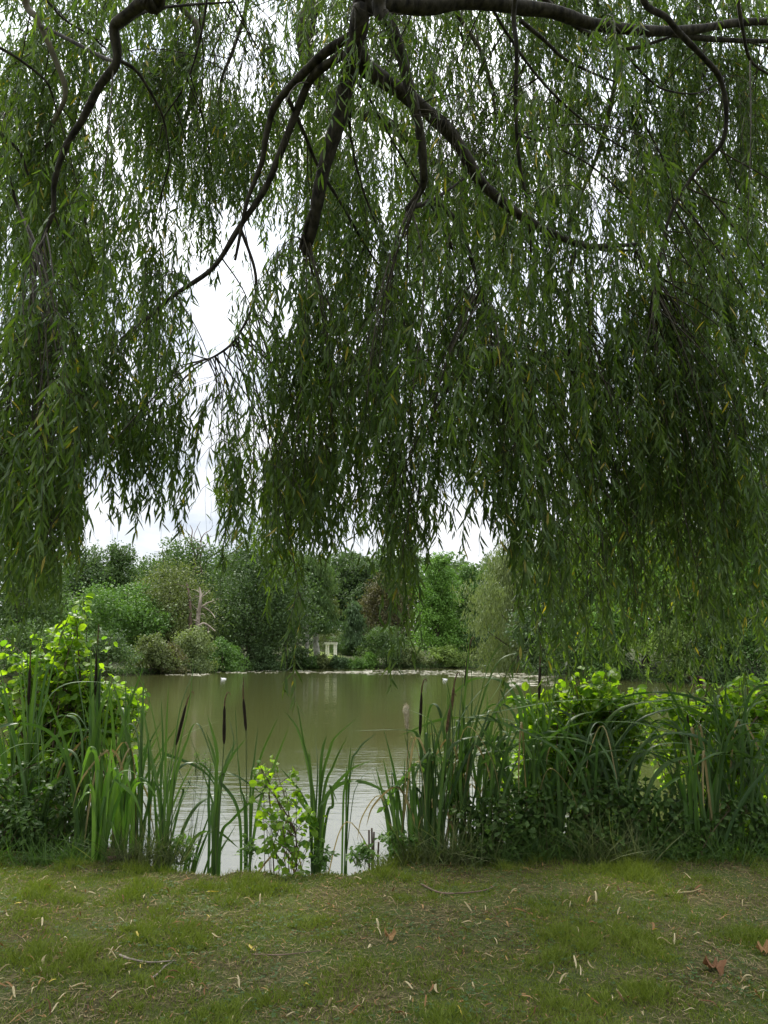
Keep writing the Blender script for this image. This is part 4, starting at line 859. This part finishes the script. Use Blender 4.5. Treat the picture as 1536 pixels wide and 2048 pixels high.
# broken reed stubs, log and slab
b = base(742, 6.15); o = thing('reed_stub', b, 'broken dry brown reed stubs standing in the water', 'reed stubs')
for tx, ty in [(738, 1660), (744, 1656), (748, 1664), (757, 1684)]:
    mb = MB(); e = P(tx, ty, 6.15); s0 = b+[R.normal()*.012, R.normal()*.02, -.1]; pts = bez([s0, (s0+e)/2, e], 6)+R.normal(size=(6, 3))*.001; tube(mb, pts, np.linspace(.009, .007, 6), 7); mb.build('stalk', M['snag_dark'], o)
def log(name, label, cat, pix, r, m, z=.02, grp=None, fork=None):
    pts = [GP(x, y, 0) for x, y in pix]; pts = [np.array([q[0], q[1], gz(q[0], q[1])+z]) for q in pts]; mb = MB()
    sp = spline(pts, 6); tube(mb, sp, r*np.linspace(1, .55, len(sp))*(1+.08*R.normal(size=len(sp))), 7)
    if fork:
        q = sp[len(sp)//2]; e = GP(*fork, 0); e[2] = gz(e[0], e[1])+z+.02; tube(mb, bez([q, (q+e)/2+[0, 0, .015], e], 5), np.linspace(r*.5, r*.25, 5), 5)
    return tag(mb.build(name, M[m]), label, cat, grp)
log('log', 'dark wet log lying at the water edge below the sapling', 'log', [(590, 1716), (650, 1712), (728, 1716)], .022, 'stem_brown', .03)
log('log', 'dark wooden edging piece at the foot of the left stand', 'log', [(215, 1728), (250, 1722), (290, 1720)], .025, 'stem_brown', .02)
log('driftwood', 'thin pale flat driftwood before the right cattail stand', 'driftwood', [(845, 1722), (868, 1719), (890, 1719)], .012, 'snag', .01)
TWG = 'twigs lying on the lawn'
log('twig', 'thick pale stick on the right part of the lawn', 'twig', [(1329, 1796), (1352, 1792), (1384, 1786), (1400, 1780)], .008, 'straw', .012, TWG)
log('twig', 'long thin brown twig on the lawn below the right stand', 'twig', [(842, 1772), (880, 1785), (930, 1786), (970, 1782), (988, 1775)], .006, 'snag_dark', .012, TWG)
log('twig', 'thin grey brown twig on the left part of the lawn', 'twig', [(239, 1917), (262, 1925), (300, 1927), (350, 1922)], .006, 'snag', .012, TWG)
log('twig', 'short forked grey stick just right of the thin grey brown twig', 'twig', [(304, 1960), (318, 1948), (332, 1930)], .006, 'snag', .012, TWG, (345, 1932))
log('twig', 'curved thin pale stalk on the right lawn', 'twig', [(1095, 1955), (1106, 1940), (1107, 1925), (1098, 1916)], .003, 'straw', .01, TWG)
log('twig', 'thin pale twig at the bottom left of the right lawn half', 'twig', [(768, 2010), (792, 2022), (806, 2035), (812, 2047)], .003, 'straw', .01, TWG)
log('twig', 'thin brown twig crossing the middle of the lawn', 'twig', [(505, 1910), (560, 1912), (640, 1902)], .0035, 'snag_dark', .01, TWG)

# ------------------------------------------------------------------ lawn grass and fallen leaves
def scatter(n, y0=2.7, y1=6.25):
    y = y0+(y1-y0)*R.random(n)**.9; x = (R.random(n)*2-1)*(y*.56+.9); return x, y
n = 250000; x, y = scatter(n); pt = fbm(x, y, 1.7, 21); tf = fbm(x, y, 4.5, 31)
keep = (y < edge_y(x)+.05) & (R.random(n) < np.clip((pt-.27)*3.8, .30, 1)); x, y, pt, tf = x[keep], y[keep], pt[keep], tf[keep]; n = len(x)
z = ground_z(x, y); H = (.014+.022*R.random(n))*(.6+1.1*np.clip((tf-.35)*3, 0, 1.6)); H *= .8+.7*np.clip((tf-.58)*8, 0, 1)*np.clip((pt-.3)*4, 0, 1); H *= 1+.8*np.clip((y-5.3)*1.5, 0, 1)*R.random(n)
d = rdir(n)*.8; d[:, 2] = np.abs(d[:, 2])*.4+.65
mb = MB(); leaves(mb, np.stack([x, y, z-.003], -1), d, R.normal(size=(n, 3)), H, .0028+.0022*R.random(n), .3*R.random(n), ((0, 1), (.55, .8), (1, .08)), np.clip(R.random(n)*.5+pt*.5, 0, 1))
tag(mb.build('grass', leaf_mat('lawn_grass', (.068, .106, .012), (.170, .205, .030), (1.3, 1.5, .5), .3, .6, .2)), 'short worn green grass of the lawn', 'grass', kind='stuff')
n = 82000; x, y = scatter(n); pt = fbm(x, y, 1.7, 21); keep = (y < edge_y(x)) & (R.random(n) < np.clip(.95-pt*1.2, .1, 1)); x, y = x[keep], y[keep]; n = len(x)
d = rdir(n); d[:, 2] = R.random(n)*.22; mb = MB()
leaves(mb, np.stack([x, y, ground_z(x, y)+.003+.008*R.random(n)], -1), d, np.array([0, 0, 1.])+R.normal(size=(n, 3))*.2, .02+.04*R.random(n), .0018+.002*R.random(n), .1, ((0, 1), (.5, .9), (1, .3)))
tag(mb.build('thatch', leaf_mat('thatch', (.09, .072, .034), (.30, .24, .13), (1, .9, .6), .15, .8, .1)), 'dry brown grass thatch between the green blades', 'dry grass', kind='stuff')
n = 9000; x, y = scatter(n); pt = fbm(x, y, 2.6, 41); keep = (y < edge_y(x)-.05) & (R.random(n) < np.clip((pt-.45)*5, 0, 1)); x, y = x[keep], y[keep]; n = len(x)
mb = MB(); c0 = np.stack([x, y, ground_z(x, y)+.012+.012*R.random(n)], -1)
for k in range(3):
    a = R.random(n)*.4+k*2.094+x*50; leaves(mb, c0, np.stack([np.cos(a), np.sin(a), np.full(n, .15)], -1), np.array([0, 0, 1.])+R.normal(size=(n, 3))*.25, .009+.005*R.random(n), .009, .1, ((0, .2), (.5, 1), (.85, .9), (1, .3)))
tag(mb.build('clover', leaf_mat('clover', (.035, .075, .02), (.07, .12, .035), (1.3, 1.5, .5), .3, .6, .2)), 'dark green clover patches in the lawn', 'clover', kind='stuff')
# fallen willow leaves: a few shapes, then copied one by one
WL = ((0, .12), (.2, .75), (.42, 1), (.68, .8), (.88, .4), (1, .04))
dry = {'pale': leaf_mat('dry_leaf_pale', (.34, .28, .15), (.56, .48, .30), (1, .9, .6), .2, .6, .2), 'tan': leaf_mat('dry_leaf_tan', (.20, .11, .045), (.34, .21, .09), (1, .8, .5), .2, .7, .2),
       'yellow': leaf_mat('dry_leaf_yellow', (.45, .36, .05), (.58, .46, .09), (1, .9, .5), .25, .55, .3), 'brown': leaf_mat('dry_leaf_brown', (.12, .06, .03), (.22, .11, .05), (1, .8, .5), .15, .7, .2)}
def leaf_proto(kind, i):
    mb = MB(); c = R.normal()*.35+.25; L_ = .075+.03*R.random()
    st_ = 11; t = np.linspace(0, 1, st_); bend = R.normal()*.28; a = np.cumsum(np.full(st_, bend/st_*2)); dx = np.stack([np.cos(a), np.sin(a), np.sin(t*math.pi*1.4)*c*1.5+R.normal()*.12*t], -1)
    pts = np.concatenate([[[0, 0, 0]], np.cumsum(dx[:-1]*L_/st_, 0)]); pts[:, 2] -= pts[:, 2].min(); pts -= pts[st_//2]*[1, 1, 0]
    tw = np.linspace(0, R.normal()*1.2, st_); sd_ = np.stack([-np.sin(a), np.cos(a), np.sin(tw)*.7], -1)
    wd = np.interp(t, [s_[0] for s_ in WL], [s_[1] for s_ in WL])*L_*(.11+.05*R.random()); ribbon(mb, pts, wd, sd_, .45+.6*R.random(), R.random())
    ob = mb.build('fallen_leaf', dry[kind]); return ob
LAB = {'pale': 'small pale dry curled willow leaf lying on the lawn', 'tan': 'small tan dry curled willow leaf lying on the lawn', 'yellow': 'small yellow willow leaf lying on the lawn', 'brown': 'small dark brown curled leaf lying on the lawn'}
for kind, cnt in (('pale', 170), ('tan', 75), ('yellow', 16), ('brown', 40)):
    pr = [leaf_proto(kind, i) for i in range(6)]
    for k in range(cnt):
        o = pr[k] if k < 6 else pr[k % 6].copy()
        if k >= 6: COL.objects.link(o)
        while True:
            px, py = R.random()*1536, 1750+298*R.random()**.8; q = GP(px, py, 0)
            if fbm(q[0], q[1], 1.2, 77) > .28+.2*R.random(): break
        o.location = (q[0], q[1], gz(q[0], q[1])+.014); o.rotation_euler = (R.normal()*.25, R.normal()*.25, R.random()*6.28); sc_ = .5+.5*R.random()**1.5; o.scale = (sc_,)*3
        tag(o, LAB[kind], 'fallen leaf', kind+' fallen leaves on the lawn')
n = 4200; x, y = scatter(n, 2.7, 5.9); d = rdir(n); d[:, 2] *= .3; mb = MB()
leaves(mb, np.stack([x, y, ground_z(x, y)+.008+.006*R.random(n)], -1), d, np.array([0, 0, 1.])+R.normal(size=(n, 3))*.4, .010+.022*R.random(n), .003+.004*R.random(n), .4*R.normal(size=n), WL)
tag(mb.build('leaf_litter', dry['tan']), 'tiny bits of tan leaf litter in the grass', 'leaf litter', kind='stuff')
def big_leaf(px, py, r, m, label):
    q = GP(px, py, 0); c = np.array([q[0], q[1], gz(q[0], q[1])+.02]); k = 22; a = np.linspace(0, 2*math.pi, k, endpoint=False)
    rr = r*(.62+.38*np.abs(np.cos(2.5*a))**.7); v = np.stack([np.cos(a)*rr, np.sin(a)*rr*.75, .012+.02*np.sin(a*2+1)+.012*R.normal(size=k)], -1)
    mid = v*[.5, .5, .3]+[0, 0, .006]; V = np.concatenate([v, mid, [[0, 0, .004]]])+c; q_ = [(i, (i+1) % k, k+(i+1) % k, k+i) for i in range(k)]+[(k+i, k+(i+1) % k, k+(i+2) % k, 2*k) for i in range(0, k, 2)]
    mb = MB(); mb.add(V, q_, .5); tag(mb.build('fallen_leaf', dry[m]), label, 'fallen leaf', 'large fallen leaves')
big_leaf(1430, 1948, .06, 'brown', 'large crumpled brown leaf on the right part of the lawn')
big_leaf(780, 1882, .035, 'tan', 'orange tan lobed leaf in the middle of the lawn')
big_leaf(1530, 1910, .045, 'tan', 'pale tan broad leaf at the right picture edge of the lawn')
